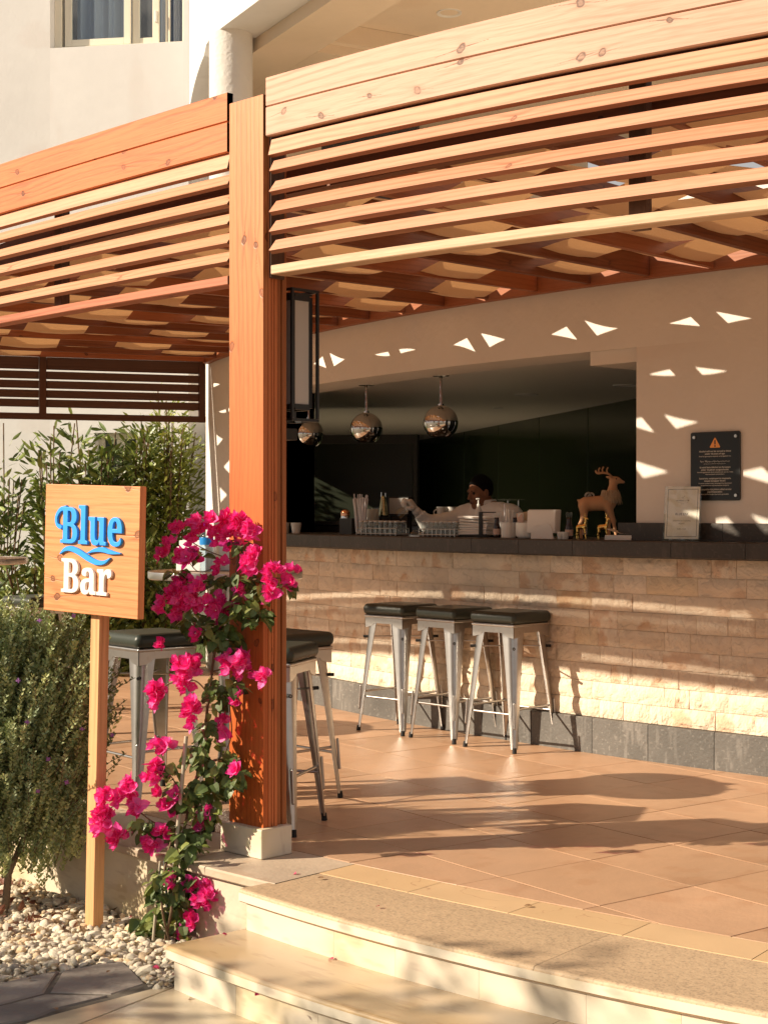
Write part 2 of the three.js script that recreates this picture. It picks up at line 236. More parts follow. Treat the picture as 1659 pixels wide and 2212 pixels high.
// ------------------------------------------------------------------ materials
const col = (r, g, b) => new THREE.Color().setRGB(r, g, b);
const std = (c, rough = .8, o = {}) => new THREE.MeshStandardMaterial({ color: col(...c), roughness: rough, ...o });
const phy = (c, rough, o) => new THREE.MeshPhysicalMaterial({ color: col(...c), roughness: rough, ...o });
const woodM = (t, c, rough = .62) => std(c, rough, { map: t, bumpMap: t, bumpScale: .0012 });
const M = {
  post: woodM(wPost, [1, 1, 1], .42), postDark: woodM(wPlain, [.38, .125, .035], .5), orange: woodM(wPost, [.62, .185, .058]), pale: woodM(wKnot, [.64, .37, .255]), slat: woodM(wPlain, [1, 1, 1]),
  rail: woodM(wPlain, [.50, .165, .08]), railPale: woodM(wPlain, [.68, .45, .28]), rafter: woodM(wPlain, [.20, .062, .022], .6), rafterRed: woodM(wPlain, [.34, .11, .04], .55), dark: woodM(wPlain, [.10, .04, .02], .6), batten: woodM(wPlain, [.12, .06, .035], .7),
  sign: woodM(wPost, [.76, .30, .112], .5), signPost: woodM(wPlain, [.76, .42, .19], .55),
  canvas: phy([.70, .39, .17], 1, { transmission: .3, thickness: 0, bumpMap: canvasBump, bumpScale: .0006 }),
  wall: std([.80, .74, .67], .9, { map: plasterTone, bumpMap: plasterBump, bumpScale: .004 }), hotel: std([.77, .755, .735], .92, { map: plasterTone, bumpMap: plasterBump, bumpScale: .0018 }), rough: std([.78, .75, .70], .95, { map: plasterTone, bumpMap: plasterBump, bumpScale: .009 }),
  ceiling: std([.80, .74, .66], .35), soffit: std([.86, .72, .56], .9, { map: plasterTone }), retain: std([.66, .56, .43], .9, { map: travTone, bumpMap: plasterBump, bumpScale: .004 }),
  stones: [[.88, .725, .55], [.86, .70, .53], [.90, .75, .58], [.82, .66, .49], [.88, .74, .57], [.85, .67, .46]].map((c) => std(c, .88, { map: stoneTone, bumpMap: stoneBump, bumpScale: .02 })), mortar: std([.72, .58, .42], .95),
  granite: std([.07, .056, .044], .5, { map: slateTone, bumpMap: fineBump, bumpScale: .001 }), granite2: std([.09, .075, .06], .45, { map: slateTone }), slate: [[.17, .158, .142], [.20, .185, .165], [.15, .14, .126]].map((c) => std(c, .65, { map: slateTone, bumpMap: fineBump, bumpScale: .002 })),
  tiles: [[.60, .37, .225], [.57, .35, .21], [.625, .385, .235], [.585, .355, .21]].map((c) => std(c, .42, { map: tileTone, bumpMap: fineBump, bumpScale: .0006 })), grout: std([.22, .15, .1], .95), coping: [[.58, .46, .34], [.62, .49, .36]].map((c) => std(c, .6, { map: tileTone, bumpMap: fineBump, bumpScale: .001 })),
  border: [[.68, .46, .25], [.70, .48, .27]].map((c) => std(c, .55, { map: veinTone })), tread: [[.60, .43, .265], [.61, .44, .275]].map((c) => std(c, .6, { map: grainTone, bumpMap: fineBump, bumpScale: .001 })), riser: [[.75, .655, .52], [.745, .65, .515], [.755, .665, .53]].map((c) => std(c, .5, { map: travTone })), nose: std([.76, .68, .55], .5, { map: travTone }), step2: [[.55, .41, .26], [.555, .415, .265]].map((c) => std(c, .22, { map: travTone })),
  paving: std([.58, .48, .34], .25, { map: travTone }), flags: [[.29, .255, .225], [.31, .27, .235], [.27, .24, .215]].map((c) => std(c, .75, { map: flagTone, bumpMap: plasterBump, bumpScale: .01 })), joint: std([.16, .135, .105], .95, { map: groundTone, bumpMap: plasterBump, bumpScale: .015 }),
  ground: std([.30, .24, .17], .98, { map: groundTone, bumpMap: plasterBump, bumpScale: .02 }), mulch: std([.14, .075, .045], .98, { map: groundTone, bumpMap: plasterBump, bumpScale: .02 }), lawn: std([.10, .14, .03], .95, { map: groundTone, bumpMap: plasterBump, bumpScale: .02 }),
  pebble: std([.84, .77, .65], .8, { bumpMap: fineBump, bumpScale: .002 }), black: std([.012, .012, .011], .35), blackMatt: std([.014, .013, .012], .6), rubber: std([.015, .015, .015], .8), glassWall: phy([.028, .042, .017], .12, { specularIntensity: .8 }),
  steel: std([.60, .58, .555], .3, { metalness: 1, map: metalTone }), chrome: std([.62, .6, .57], .03, { metalness: 1 }), brushed: std([.6, .58, .55], .28, { metalness: 1 }), gold: std([.85, .55, .17], .18, { metalness: 1 }), copper: std([.75, .36, .2], .2, { metalness: 1 }), vinyl: phy([.035, .042, .032], .38, { bumpMap: fineBump, bumpScale: .0006, specularIntensity: .8 }),
  frost: phy([.68, .65, .62], .8, { transmission: .25, thickness: 0 }), glass: phy([.95, .96, .95], .03, { transmission: 1, thickness: 0, ior: 1.45 }), bottle: phy([.86, .93, .97], .04, { transmission: 1, thickness: 0, ior: 1.3 }), acrylic: phy([.96, .97, .96], .02, { transmission: 1, thickness: 0 }),
  white: std([.78, .76, .72], .55), paper: std([.80, .78, .74], .9), ceramic: phy([.78, .75, .69], .25, { clearcoat: .6 }), blue: std([.014, .33, .95], .5), signWhite: std([.86, .84, .78], .5), bluePlastic: phy([.02, .3, .75], .3, { transmission: .3, thickness: 0 }),
  frame: std([.80, .74, .60], .45), pane: phy([.86, .91, .94], .03, { transmission: .95, thickness: 0 }), curtain: phy([.50, .57, .68], 1, { transmission: .2, thickness: 0 }), room: std([.6, .52, .43], .5), darkPanel: std([.045, .054, .034], .35), inRoom: std([.08, .07, .07], .9), brownTop: woodM(wPlain, [.22, .115, .06], .3),
  skin: phy([.27, .125, .068], .5, { specularIntensity: .5 }), hair: phy([.006, .005, .005], .9, { specularIntensity: .25 }), shirt: std([.82, .80, .77], .85), trousers: std([.02, .02, .025], .85), glove: std([.62, .58, .54], .7), eye: std([.02, .012, .01], .15), lip: std([.16, .055, .04], .5), eyeWhite: std([.5, .46, .42], .3),
  deer: std([.55, .30, .16], .9, { bumpMap: fineBump, bumpScale: .001 }), fur: std([.55, .40, .26], 1), bow: std([.36, .34, .31], .8), red: std([.5, .03, .03], .5), kraft: std([.55, .4, .26], .85), label: std([.62, .45, .38], .7), syrup: std([.03, .012, .006], .15), straw: phy([.72, .70, .72], .4, { transmission: .2, thickness: 0 }), yellow: std([.75, .38, .03], .45),
};
const leafM = (c, rough = .55, tr = .28) => phy(c, rough, { transmission: tr, thickness: 0, side: THREE.DoubleSide });
Object.assign(M, { leafBush: leafM([1, 1, 1], .6, .34), leafHedge: leafM([1, 1, 1], .42, .25), leafBoug: leafM([.10, .15, .03], .45, .25), leafBoug2: leafM([.24, .28, .06], .45, .25), leafTree: leafM([.05, .08, .025], .5, .2), bract: leafM([.96, .06, .44], .6, .5), bract2: leafM([.90, .035, .35], .6, .5), bract3: leafM([.97, .16, .56], .6, .5), bractIn: leafM([1, 1, 1], .6, .5), bark: std([.24, .17, .11], .95, { bumpMap: plasterBump, bumpScale: .01 }), twig: std([.16, .10, .055], .9), cane: std([.45, .38, .28], .7), pot: std([.3, .28, .26], .7), petal: leafM([.30, .10, .35], .6, .3) });
// ------------------------------------------------------------------ ground, path, terrace, steps
const GY = -.29, ST = -.145;                     // garden level and lower step level
{
  const g = metreUV(new THREE.BoxGeometry(120, .2, 120, 1, 1, 1)); struct(obj('ground', T(g, 0, GY - .14, -20), M.ground));
  const lw = metreUV(new THREE.BoxGeometry(14, .1, 9)); struct(obj('lawn', T(lw, -9.9, GY + .2, -18.5), M.lawn));
}
const PHI0 = 42.85;                               // left end of the steps
const terrace = struct(new THREE.Group()); terrace.name = 'terrace'; scene.add(terrace);
{
  part('floor_bed', arcSweep(rect(4, 15.03, -.3, -.005), 74, 14, 90), M.grout, terrace);
  // square grid of large clay-coloured tiles, cut to the curved stone border
  const P = onFloor(2290 * .5573, 3333 * .5573), u = V(.594, 0, .804), v = V(.804, 0, -.594), U = .5, W = .447, gap = .0022, rr = rng(3);
  const disc = []; for (let a = 80; a >= 8; a -= 1.5) disc.push(pol(14.677, a));
  for (let i = -18; i < 16; i++) for (let j = -16; j < 16; j++) {
    let q = [[gap, gap], [U - gap, gap], [U - gap, W - gap], [gap, W - gap]].map(([a, b]) => { const w = P.clone().addScaledVector(u, i * U + a).addScaledVector(v, j * W + b); return [w.x, w.z]; });
    const c = V((q[0][0] + q[2][0]) / 2, 0, (q[0][1] + q[2][1]) / 2), [r, f] = polOf(c);
    if (r < 11.55 || r > 15.1 || f > 74 || f < 16) continue;
    if (r > 14.2) for (let k = 0; k < disc.length - 1 && q.length > 2; k++) q = clipPoly(q, [disc[k + 1].x, disc[k + 1].z], [disc[k].x, disc[k].z]);
    if (q.length < 3) continue;
    const ax = Math.abs(q.reduce((s, p, k) => { const n = q[(k + 1) % q.length]; return s + p[0] * n[1] - n[0] * p[1]; }, 0)) / 2; if (ax < .002) continue;
    part('floor_tile', slab(q, (rr() - .5) * .0012, .02, .0007, rr() * 5, rr() * 5, Math.floor(rr() * 4) * Math.PI / 2 + .64), M.tiles[Math.floor(rr() * 4)], terrace);
  }
  for (let f = 72.5, k = 0; f > 42.6; f -= 2.15, k++) part('coping_slab', arcSweep([[14.683, -.035], [15.085, -.035], [15.09, -.03], [15.09, -.006], [15.085, 0], [14.683, 0]], f, Math.max(42.6, f - 2.138), 5, k * .7, k), M.coping[k % 2], terrace);
  for (let f = 42.585, k = 0; f > 14; f -= 1.62, k++) part('border_slab', arcSweep(rect(14.683, 14.868, -.03, 0), f, f - 1.61, 5, k * .37, k * .7), M.border[k % 2], terrace);
  part('retaining_wall', arcSweep(rect(14.8, 15.06, -.5, -.036), 73, 41, 60), M.retain, terrace);
  part('end_wall', bx(2.9, .5, .1, .004), M.retain, terrace, pol(13.5, 73.6, -.27), [0, R(-73.6) + Math.PI / 2, 0]);
}
const PS = 49.6, SX = 4.75, SZ = -9.75;
function stairs(name, y, r0, r1, ph, cut) {
  const g = struct(new THREE.Group()); g.name = name; scene.add(g);
  const nz = (a, b) => { const p = [[a, y - .046], [b - .006, y - .046], [b, y - .04]]; for (let k = 0; k <= 4; k++) { const t = k / 4 * Math.PI / 2; p.push([b - .014 + .014 * Math.cos(t), y - .014 + .014 * Math.sin(t)]); } p.push([a, y]); return p; };
  for (let f = PS, k = 0; f > 8; k++) { const n = f - cut[k % cut.length] * 2.2; part('tread_slab', arcSweep(nz(r0, r1), f, n + .012, 16, k * .8, k * .3), ph === 0 ? M.tread[k % 2] : M.step2[k % 2], g); f = n; }
  for (let f = PS - .13, k = 0; f > 8; k++) { const n = f - [1.75, 1.05, 1.25, 1.4, 1.1][(k + ph) % 5] * 2.2; part('riser_slab', arcSweep(rect(r1 - .075, r1 - .022, y - .146, y - .047), f, n + .006, 8, k * .9, k * .31), M.riser[(k + ph) % 3], g); f = n; }
  part('step_core', arcSweep(rect(r0, r1 - .08, y - .3, y - .047), PS - .13, 8, 50), M.mortar, g);
  part('lip', arcSweep([[r1 - .008, y - .044], [r1 + .0015, y - .04], [r1 + .0015, y - .013], [r1 - .008, y - .013]], PS, 8, 90), M.nose, g);
}
about(SX, SZ, () => { stairs('upper_step', -.002, 6.3, 6.895, 0, [4.9, 3.3, 3.6]); stairs('lower_step', ST, 6.8, 7.19, 2, [5.2, 4.1, 3.7]); });

// path: polished pale paving in front of the steps, grey flagstones to its left
const gz = (x, y) => { const p = onFloor(.3023 * x, 1839 + .3023 * y, GY); return [p.x, p.z]; };
const flagPolys = [
  [[-260, 985], [20, 925], [250, 878], [428, 842], [332, 1000], [62, 1070], [-58, 1099], [-260, 1120]],
  [[432, 840], [560, 812], [740, 782], [880, 768], [945, 812], [1052, 938], [800, 1015], [344, 1002]],
  [[338, 1008], [792, 1021], [560, 1080], [390, 1128], [250, 1185], [-40, 1235], [-140, 1152], [-52, 1106], [66, 1077]],
  [[-270, 1130], [-65, 1112], [-150, 1155], [-52, 1245], [80, 1240], [-200, 1400], [-700, 1400]],
].map((p) => p.map(([x, y]) => gz(x, y)));
{
  const path = struct(new THREE.Group()); path.name = 'path'; scene.add(path);
  part('path_bed', slab([gz(-800, 1010), gz(20, 928), gz(880, 770), gz(1060, 945), gz(1500, 900), [3.2, -2.6], [3, 2], [-3, 2]], GY - .008, .1, .004), M.joint, path);
  flagPolys.forEach((p, k) => part('flagstone', slab(p, GY - .002 - (k % 2) * .003, .06, .012, k * .7, k * .4, k), M.flags[k % 3], path));
  about(SX, SZ, () => {
  const cut = [];                                 // pale slabs between flagstones and steps, joint lines running away from the steps
  let prev = null;
  for (let k = 0; k < 7; k++) {
    const f = PS + .1 - k * 7, a = pol(7.13, f), b = pol(9.4, f - 4), q = prev && [[prev[0].x, prev[0].z], [a.x, a.z], [b.x, b.z], [prev[1].x, prev[1].z]];
    if (q) part('paving_slab', slab(q, GY - .001, .05, .003, k * .6, k * .3, .4), M.paving, path);
    prev = [a.clone().add(V(.004, 0, .002)), b];
  }
  const e = [gz(1100, 972), gz(800, 1052), gz(450, 1142), gz(250, 1198)], a = pol(7.13, PS + .08), b = pol(9.4, PS - 3.9);
  part('paving_slab', slab([[a.x - .01, a.z], e[0], e[1], e[2], e[3], [b.x - .01, b.z]], GY - .003, .05, .003, 2, 1, .4), M.paving, path);
  });
}

// ------------------------------------------------------------------ the round bar building
const bar = tag(new THREE.Group(), 'round cream plastered bar building with a wide serving opening and dark interior', 'building'); bar.name = 'bar_building'; scene.add(bar);
const PHR = polOf(at(1374, 0, onRing(1374, 11.9)))[1], WL = 72, WR = 30;
part('wall', arcSweep(rect(11.55, 11.9, .2, 2.175), PHR, WR, 40), M.wall, bar);
part('wall', arcSweep(rect(11.55, 11.9, 0, 2.175), WL, 63.6, 20), M.wall, bar);
part('lintel', arcSweep(rect(11.55, 11.9, 2.175, 3.0), WL, WR, 80), M.wall, bar);
part('lintel_drop', arcSweep(rect(11.45, 11.885, 2.10, 2.1745), PHR + 1.55, PHR + .004, 6), M.wall, bar);
{
  // the left end is open between two piers, widened to let more low sun in
  const e0 = pol(11.72, WL), e1 = V(-1.25, 0, -20.4), d = e1.clone().sub(e0), L = d.length(), ry = -Math.atan2(d.z, d.x), at0 = (q, w, y0, y1) => part('end_wall', T(metreUV(new THREE.BoxGeometry(w, y1 - y0, .3)), 0, (y0 + y1) / 2, 0), M.wall, bar, e0.clone().lerp(e1, (q + w / 2) / L).setY(0), [0, ry, 0]);
  at0(0, .25, 0, 3); at0(.25, 5.6, 2.05, 3); at0(.25, 5.6, 0, .3); at0(5.85, L - 5.85, 0, 3);
  part('dark_panel', bx(1.55, 1.9, .05, .004), M.darkPanel, bar, V(-.52, .95, -13.45), [0, R(-4), 0]);
  part('ceiling', arcSweep(rect(2, 11.56, 2.2, 2.3), 118, WR, 60), M.ceiling, bar);
  part('floor', arcSweep(rect(2, 11.3, -.1, .003), 118, WR, 60), M.room, bar);
  // tall black glass partitions deep inside
  const panel = (a, b, n) => { const v = b.clone().sub(a), L = v.length() / n; for (let k = 0; k < n; k++) { const c = a.clone().lerp(b, (k + .5) / n); part('glass_panel', bx(L - .012, 2.2, .04, .004), M.glassWall, bar, V(c.x, 1.1, c.z), [0, -Math.atan2(v.z, v.x), 0]); } };
  panel(V(.34, 0, -19.75), V(2.35, 0, -10.55), 7); panel(V(-1.3, 0, -19.8), V(.34, 0, -19.8), 2);
  part('inner_wall', bx(.3, 2.2, 1.6, .004), M.black, bar, V(2.47, 1.1, -9.6), [0, R(-10), 0]);
  for (const [x, y] of [[1137, 852], [1351, 832], [1075, 881]]) { const p = at(x, y, .9 * F / (1106 - y)), r = y > 870 ? .045 : .09; const l = part('downlight', lathe([[r * .72, .02], [r * .75, 0], [r, -.006], [r, .002]], 28), M.white, bar, V(p.x, 2.198, p.z)); part('lens', new THREE.CircleGeometry(r * .72, 24), M.frost, l, V(0, .004, 0), [Math.PI / 2, 0, 0]); }
}
// upper gallery: column, edge slab, stepped soffit with a coffer, back wall, recessed light
{
  const SY = 5.98, g = sub('gallery', bar, V(-1.636, 0, -14.89), R(28.1)), b = (n, x0, x1, y0, y1, z0, z1, m) => part(n, T(metreUV(new THREE.BoxGeometry(x1 - x0, y1 - y0, z1 - z0)), (x0 + x1) / 2, (y0 + y1) / 2, (z0 + z1) / 2), m, g);
  part('column', T(metreUV(new THREE.CylinderGeometry(.213, .213, SY - 2.4, 40), 0, 0, 1), 0, (SY + 2.4) / 2, 0), M.rough, bar, V(-1.5, 0, -15.0));
  b('edge_slab', 0, .42, SY, SY + 3.4, .002, 7, M.hotel);
  const ar = new THREE.Shape(); ar.moveTo(0, 9.38); ar.lineTo(0, SY); ar.lineTo(-.1, SY); for (let k = 0; k <= 16; k++) { const t = lerp(.305, 1, k / 16) * Math.PI / 2; ar.lineTo(-(1.0 * Math.sin(t) - .2) - (k === 0 ? 0 : 0), 5.02 + .95 * Math.cos(t) + (k === 0 ? .06 : 0)); } ar.lineTo(-.8, 0); ar.lineTo(-.82, 0); ar.lineTo(-.82, 9.38);
  { const q = new THREE.ExtrudeGeometry(ar, { depth: .3, bevelEnabled: false }); q.applyMatrix4(new THREE.Matrix4().makeRotationY(-Math.PI / 2)).translate(.3, 0, 0); part('arched_wall', metreUV(q), M.hotel, g); } b('soffit', .4225, .967, SY - .126, SY + .3, -3, 7, M.soffit); b('soffit', .9695, 6, SY - .126, SY + .3, -3, .256, M.soffit);
  b('coffer', .9695, 6, SY + .16, SY + .32, .2585, 7, M.soffit); b('coffer_step', .9695, 1.06, SY - .03, SY + .157, .36, 7, M.soffit); b('coffer_step', .9695, 6, SY - .03, SY + .157, .2585, .357, M.soffit);
  b('gallery_wall', -.2, 6, 2.6, SY - .13, -2.4, -2.2, M.soffit); b('pilaster', .2, .72, 2.6, SY - .13, -2.19, -1.5, M.soffit);
  part('gallery_floor', arcSweep(rect(3, 11.5, 2.85, 3.0), 118, 34, 60), M.soffit, bar);
  const p = at(970, 27, (SY + .16 - EYE) * F / 1079), l = part('downlight', lathe([[.085, .03], [.09, 0], [.12, -.01], [.122, .004]], 32), M.white, bar, V(p.x, SY + .157, p.z)); part('lens', new THREE.CircleGeometry(.086, 28), M.frost, l, V(0, .006, 0), [Math.PI / 2, 0, 0]);
}

// ------------------------------------------------------------------ the counter: split-faced stone, black top, slate skirting
const counter = tag(new THREE.Group(), 'curved bar counter faced with cream split stone under a black stone top', 'bar counter'); counter.name = 'bar_counter'; scene.add(counter);
const CR = 66, CT = 1.15;
{
  part('counter_core', arcSweep(rect(11.6, 11.935, 0, 1.06), CR, WR, 60), M.mortar, counter);
  const slabCuts = [66, 61.3, 57.4, 53.6, 50.55, 48.75, 46.9, 43.9, 41.9, 38.2, 34.1, 30];
  for (let k = 0; k < slabCuts.length - 1; k++) {
    part('counter_slab', arcSweep([[11.25, 1.118], [12.03, 1.1175], [12.03, 1.066], [12.077, 1.066], [12.081, 1.07], [12.081, 1.145], [12.075, CT], [11.25, CT]], slabCuts[k], slabCuts[k + 1] + .012, 8, k * .7, k * .4), M.granite, counter);
  }
  part('counter_underside', arcSweep(rect(11.25, 12.03, 1.06, 1.117), CR, WR, 60), M.granite2, counter);
  for (let f = PHR + .5, k = 0; f > WR; f -= 1.55, k++) part('splash_tile', arcSweep(rect(11.9, 11.922, CT + .001, 1.243), f, f - 1.54, 4, k * .6, k * .7), M.granite, counter);
  for (let f = CR, k = 0; f > WR; k++) { const n = f - [2.1, 1.75, 1.9][k % 3]; part('skirting_slab', arcSweep([[11.93, 0], [11.978, 0], [11.978, .186], [11.974, .19], [11.93, .19]], f, n + .018, 4, k * .8, k * .35), M.slate[k % 3], counter); f = n; }
  // stones: ten shaped variants, stretched to length, nine courses
  const r = rng(8), CH = .868 / 9, vars = [];
  for (let q = 0; q < 12; q++) {
    const nx = 7, ny = 3, n = lattice(100 + q), pos = [], uv = [], h = CH - .0022, P = (i, j) => { const e = i === 0 || i === nx || j === 0 || j === ny; const d = e ? .006 + .004 * n(i * 1.3, j * 1.7 + 9) : .009 + .012 * n(i * .9, j * .8) + .006 * n(i * 2.1, j * 2.3 + 40); return [i / nx - .5, (j / ny - .5) * h, d]; };
    const o = q * .31, tri = (...t) => t.forEach((p) => { pos.push(...p); uv.push(p[0] * .25 + o, p[1] + o * 1.7 + p[2]); });
    for (let i = 0; i < nx; i++) for (let j = 0; j < ny; j++) { const a = P(i, j), b = P(i + 1, j), c = P(i + 1, j + 1), d = P(i, j + 1); if ((i + j + q) % 2) tri(a, b, c, a, c, d); else tri(a, b, d, b, c, d); }
    const B = (p) => [p[0], p[1], -.025];
    for (let i = 0; i < nx; i++) { tri(B(P(i, 0)), B(P(i + 1, 0)), P(i + 1, 0), B(P(i, 0)), P(i + 1, 0), P(i, 0)); tri(P(i, ny), P(i + 1, ny), B(P(i + 1, ny)), P(i, ny), B(P(i + 1, ny)), B(P(i, ny))); }
    for (let j = 0; j < ny; j++) { tri(B(P(0, j)), P(0, j), P(0, j + 1), B(P(0, j)), P(0, j + 1), B(P(0, j + 1))); tri(P(nx, j), B(P(nx, j)), B(P(nx, j + 1)), P(nx, j), B(P(nx, j + 1)), P(nx, j + 1)); }
    let g = new THREE.BufferGeometry(); g.setAttribute('position', new THREE.Float32BufferAttribute(pos, 3)); g.setAttribute('uv', new THREE.Float32BufferAttribute(uv, 2)); g.computeVertexNormals(); vars.push(toCreasedNormals(g, .7));
  }
  const rows = [];
  for (let c = 0; c < 9; c++) { let f = 64.3 + r() * .9; while (f > 35.5) { const L = .14 + r() * .2, df = L / 11.95 * 180 / Math.PI; rows.push([c, f - df / 2, L]); f -= df; } }
  rows.sort((a, b) => a[1] - b[1]);
  rows.forEach(([c, f, L]) => { const m = part('stone', vars[Math.floor(r() * 12)], M.stones[Math.floor(r() * r() * 6.99) % 6], counter, pol(11.936, f, .192 + (c + .5) * CH), [0, R(-f), 0]); m.scale.set(L - .002, 1, .75 + r() * .5); });
}

// ------------------------------------------------------------------ white hotel building behind, with windows
{
  const P0 = V(-1.985, 0, -15.535), A = R(-9), hotel = thing('hotel_building', 'tall white plastered hotel building behind the pergola with a curtained upper window', 'building', P0, A);
  const nrm = V(Math.sin(A), 0, Math.cos(A)), tx = V(Math.cos(A), 0, -Math.sin(A));
  const loc = (x, y) => { const d = V((x - 829.5) / F, (1106 - y) / F, -1), o = V(0, EYE, 0), t = P0.clone().setY(EYE).sub(o).dot(nrm) / d.dot(nrm), p = o.addScaledVector(d, t); return [p.sub(P0).dot(tx), p.y]; };
  const [x0, y0] = loc(109, 104), [x1] = loc(397, 100), y1 = y0 + 1.7, [gx0, gy1] = loc(205, 935), [gx1, gy0] = loc(298, 1085);
  const w = (a, b, c, d, z = -.13, t = .26) => T(metreUV(new THREE.BoxGeometry(b - a, d - c, t), a, c), (a + b) / 2, (c + d) / 2, z);
  part('wall', [w(-11, x0, gy1, 10.5), w(x1, 0, gy1, 10.5), w(x0, x1, gy1, y0), w(x0, x1, y1, 10.5), w(-11, gx0, -.4, gy1), w(gx1, 0, -.4, gy1), w(gx0, gx1, -.4, gy0)], M.hotel, hotel);
  part('back_wall', w(-11, 2, -.4, 10.5, -2.6, .2), M.inRoom, hotel);
  // upper window
  const win = sub('window', hotel, V(0, 0, -.17)), k = (x) => loc(x, 60)[0], bar_ = (a, b, c, d, z, t = .05) => bx(b - a, d - c, t, .004, (a + b) / 2, (c + d) / 2, z);
  part('frame', [bar_(x0, x1, y0, y0 + .045, 0, .09), bar_(x0, x1, y1 - .05, y1, 0, .09), bar_(x0, k(124), y0 + .045, y1 - .05, 0, .09), bar_(x1 - .05, x1, y0 + .045, y1 - .05, 0, .09)], M.frame, win);
  const sash = (a, b, z) => part('sash', [bar_(a, a + .075, y0 + .05, y1 - .055, z, .035), bar_(b - .07, b, y0 + .05, y1 - .055, z, .035), bar_(a + .075, b - .07, y0 + .05, y0 + .12, z, .035), bar_(a + .075, b - .07, y1 - .13, y1 - .055, z, .035)], M.frame, win);
  sash(k(130), k(273), .012); sash(k(274), k(332), -.035);
  part('pane', bx(k(262) - k(145), y1 - y0 - .24, .005, .001, (k(262) + k(145)) / 2, (y0 + y1) / 2, .012), M.pane, win);
  part('pane', bx(k(320) - k(284), y1 - y0 - .24, .005, .001, (k(320) + k(284)) / 2, (y0 + y1) / 2, -.035), M.pane, win);
  const cur = (a, b, z, f) => { const g = new THREE.PlaneGeometry(b - a, y1 - y0, 110, 1), p = g.attributes.position; for (let i = 0; i < p.count; i++) p.setZ(i, .055 * Math.sin(p.getX(i) * f) + .03 * Math.sin(p.getX(i) * f * 2.3 + 1)); g.computeVertexNormals(); part('curtain', T(g, (a + b) / 2, (y0 + y1) / 2, z), M.curtain, win); };
  cur(k(140), k(282), -.2, 38); cur(k(312), k(392), -.24, 44);
  part('handle', bx(.02, .12, .03, .005, k(326), y0 + .33, -.005), M.white, win);
  for (const x of [346, 352, 388]) part('track_rod', bx(.02, y1 - y0 - .1, .02, .003, k(x), (y0 + y1) / 2, -.06), M.frame, win);
  const win2 = sub('window', hotel, V(0, 0, -.17)), mid = (gx0 + gx1) / 2;
  part('frame', [bar_(gx0, gx1, gy0, gy0 + .06, 0, .08), bar_(gx0, gx1, gy1 - .06, gy1, 0, .08), bar_(gx0, gx0 + .06, gy0 + .06, gy1 - .06, 0, .08), bar_(gx1 - .06, gx1, gy0 + .06, gy1 - .06, 0, .08), bar_(mid - .04, mid + .04, gy0 + .06, gy1 - .06, 0, .07)], M.frame, win2);
  for (const s of [-1, 1]) part('pane', bx((gx1 - gx0) / 2 - .1, gy1 - gy0 - .12, .01, .002, mid + s * ((gx1 - gx0) / 4), (gy0 + gy1) / 2, 0), M.glassWall, win2);
}
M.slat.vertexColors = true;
// ------------------------------------------------------------------ the timber pergola
const pg = tag(new THREE.Group(), 'curved orange timber pergola with louvred fascia and woven canvas roof', 'pergola'); pg.name = 'pergola'; scene.add(pg);
const PA = 44.2, PC = pol(14.80, PA), FR = 14.842, PEND = 71.4;
{
  const post = sub('post', pg, PC, R(-PA));
  part('shaft', [bx(.186, 2.755, .072, .004, -.004, .11 + 2.755 / 2, -.012, 1)], M.postDark, post);
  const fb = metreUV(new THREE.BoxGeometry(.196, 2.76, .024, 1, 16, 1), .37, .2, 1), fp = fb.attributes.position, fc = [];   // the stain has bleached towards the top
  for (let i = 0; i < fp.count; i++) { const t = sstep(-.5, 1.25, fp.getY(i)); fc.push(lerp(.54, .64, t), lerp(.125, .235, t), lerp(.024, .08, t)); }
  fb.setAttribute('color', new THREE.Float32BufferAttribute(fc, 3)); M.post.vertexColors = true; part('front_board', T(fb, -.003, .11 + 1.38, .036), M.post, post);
  part('trim', [bx(.012, 2.745, .012, .003, .094, .11 + 1.3725, .017, 1), bx(.010, 2.745, .010, .003, .0955, .11 + 1.3725, .003, 1), bx(.012, 2.73, .014, .003, .094, .11 + 1.365, -.013, 1)], M.orange, post);
  part('back_board', bx(.196, 2.74, .022, .003, -.003, .11 + 1.37, -.06, 1), M.postDark, post);
  part('plinth', bx(.24, .112, .155, .006, 0, .056, 0), M.riser[2], post);
  // far posts, outside the frame or hidden
  for (const f of [PEND, 27]) { const p2 = sub('post', pg, pol(14.80, f), R(-f)); part('shaft', bx(.19, 2.75, .1, .004, 0, 1.38, 0, 1), M.postDark, p2); }
}
const shadeTint = (c) => (nr, ny) => nr > .25 && ny > -.35 ? c : [.25, .085, .032];   // weather side takes the slat colour; painted shade darkens undersides, backs and ends
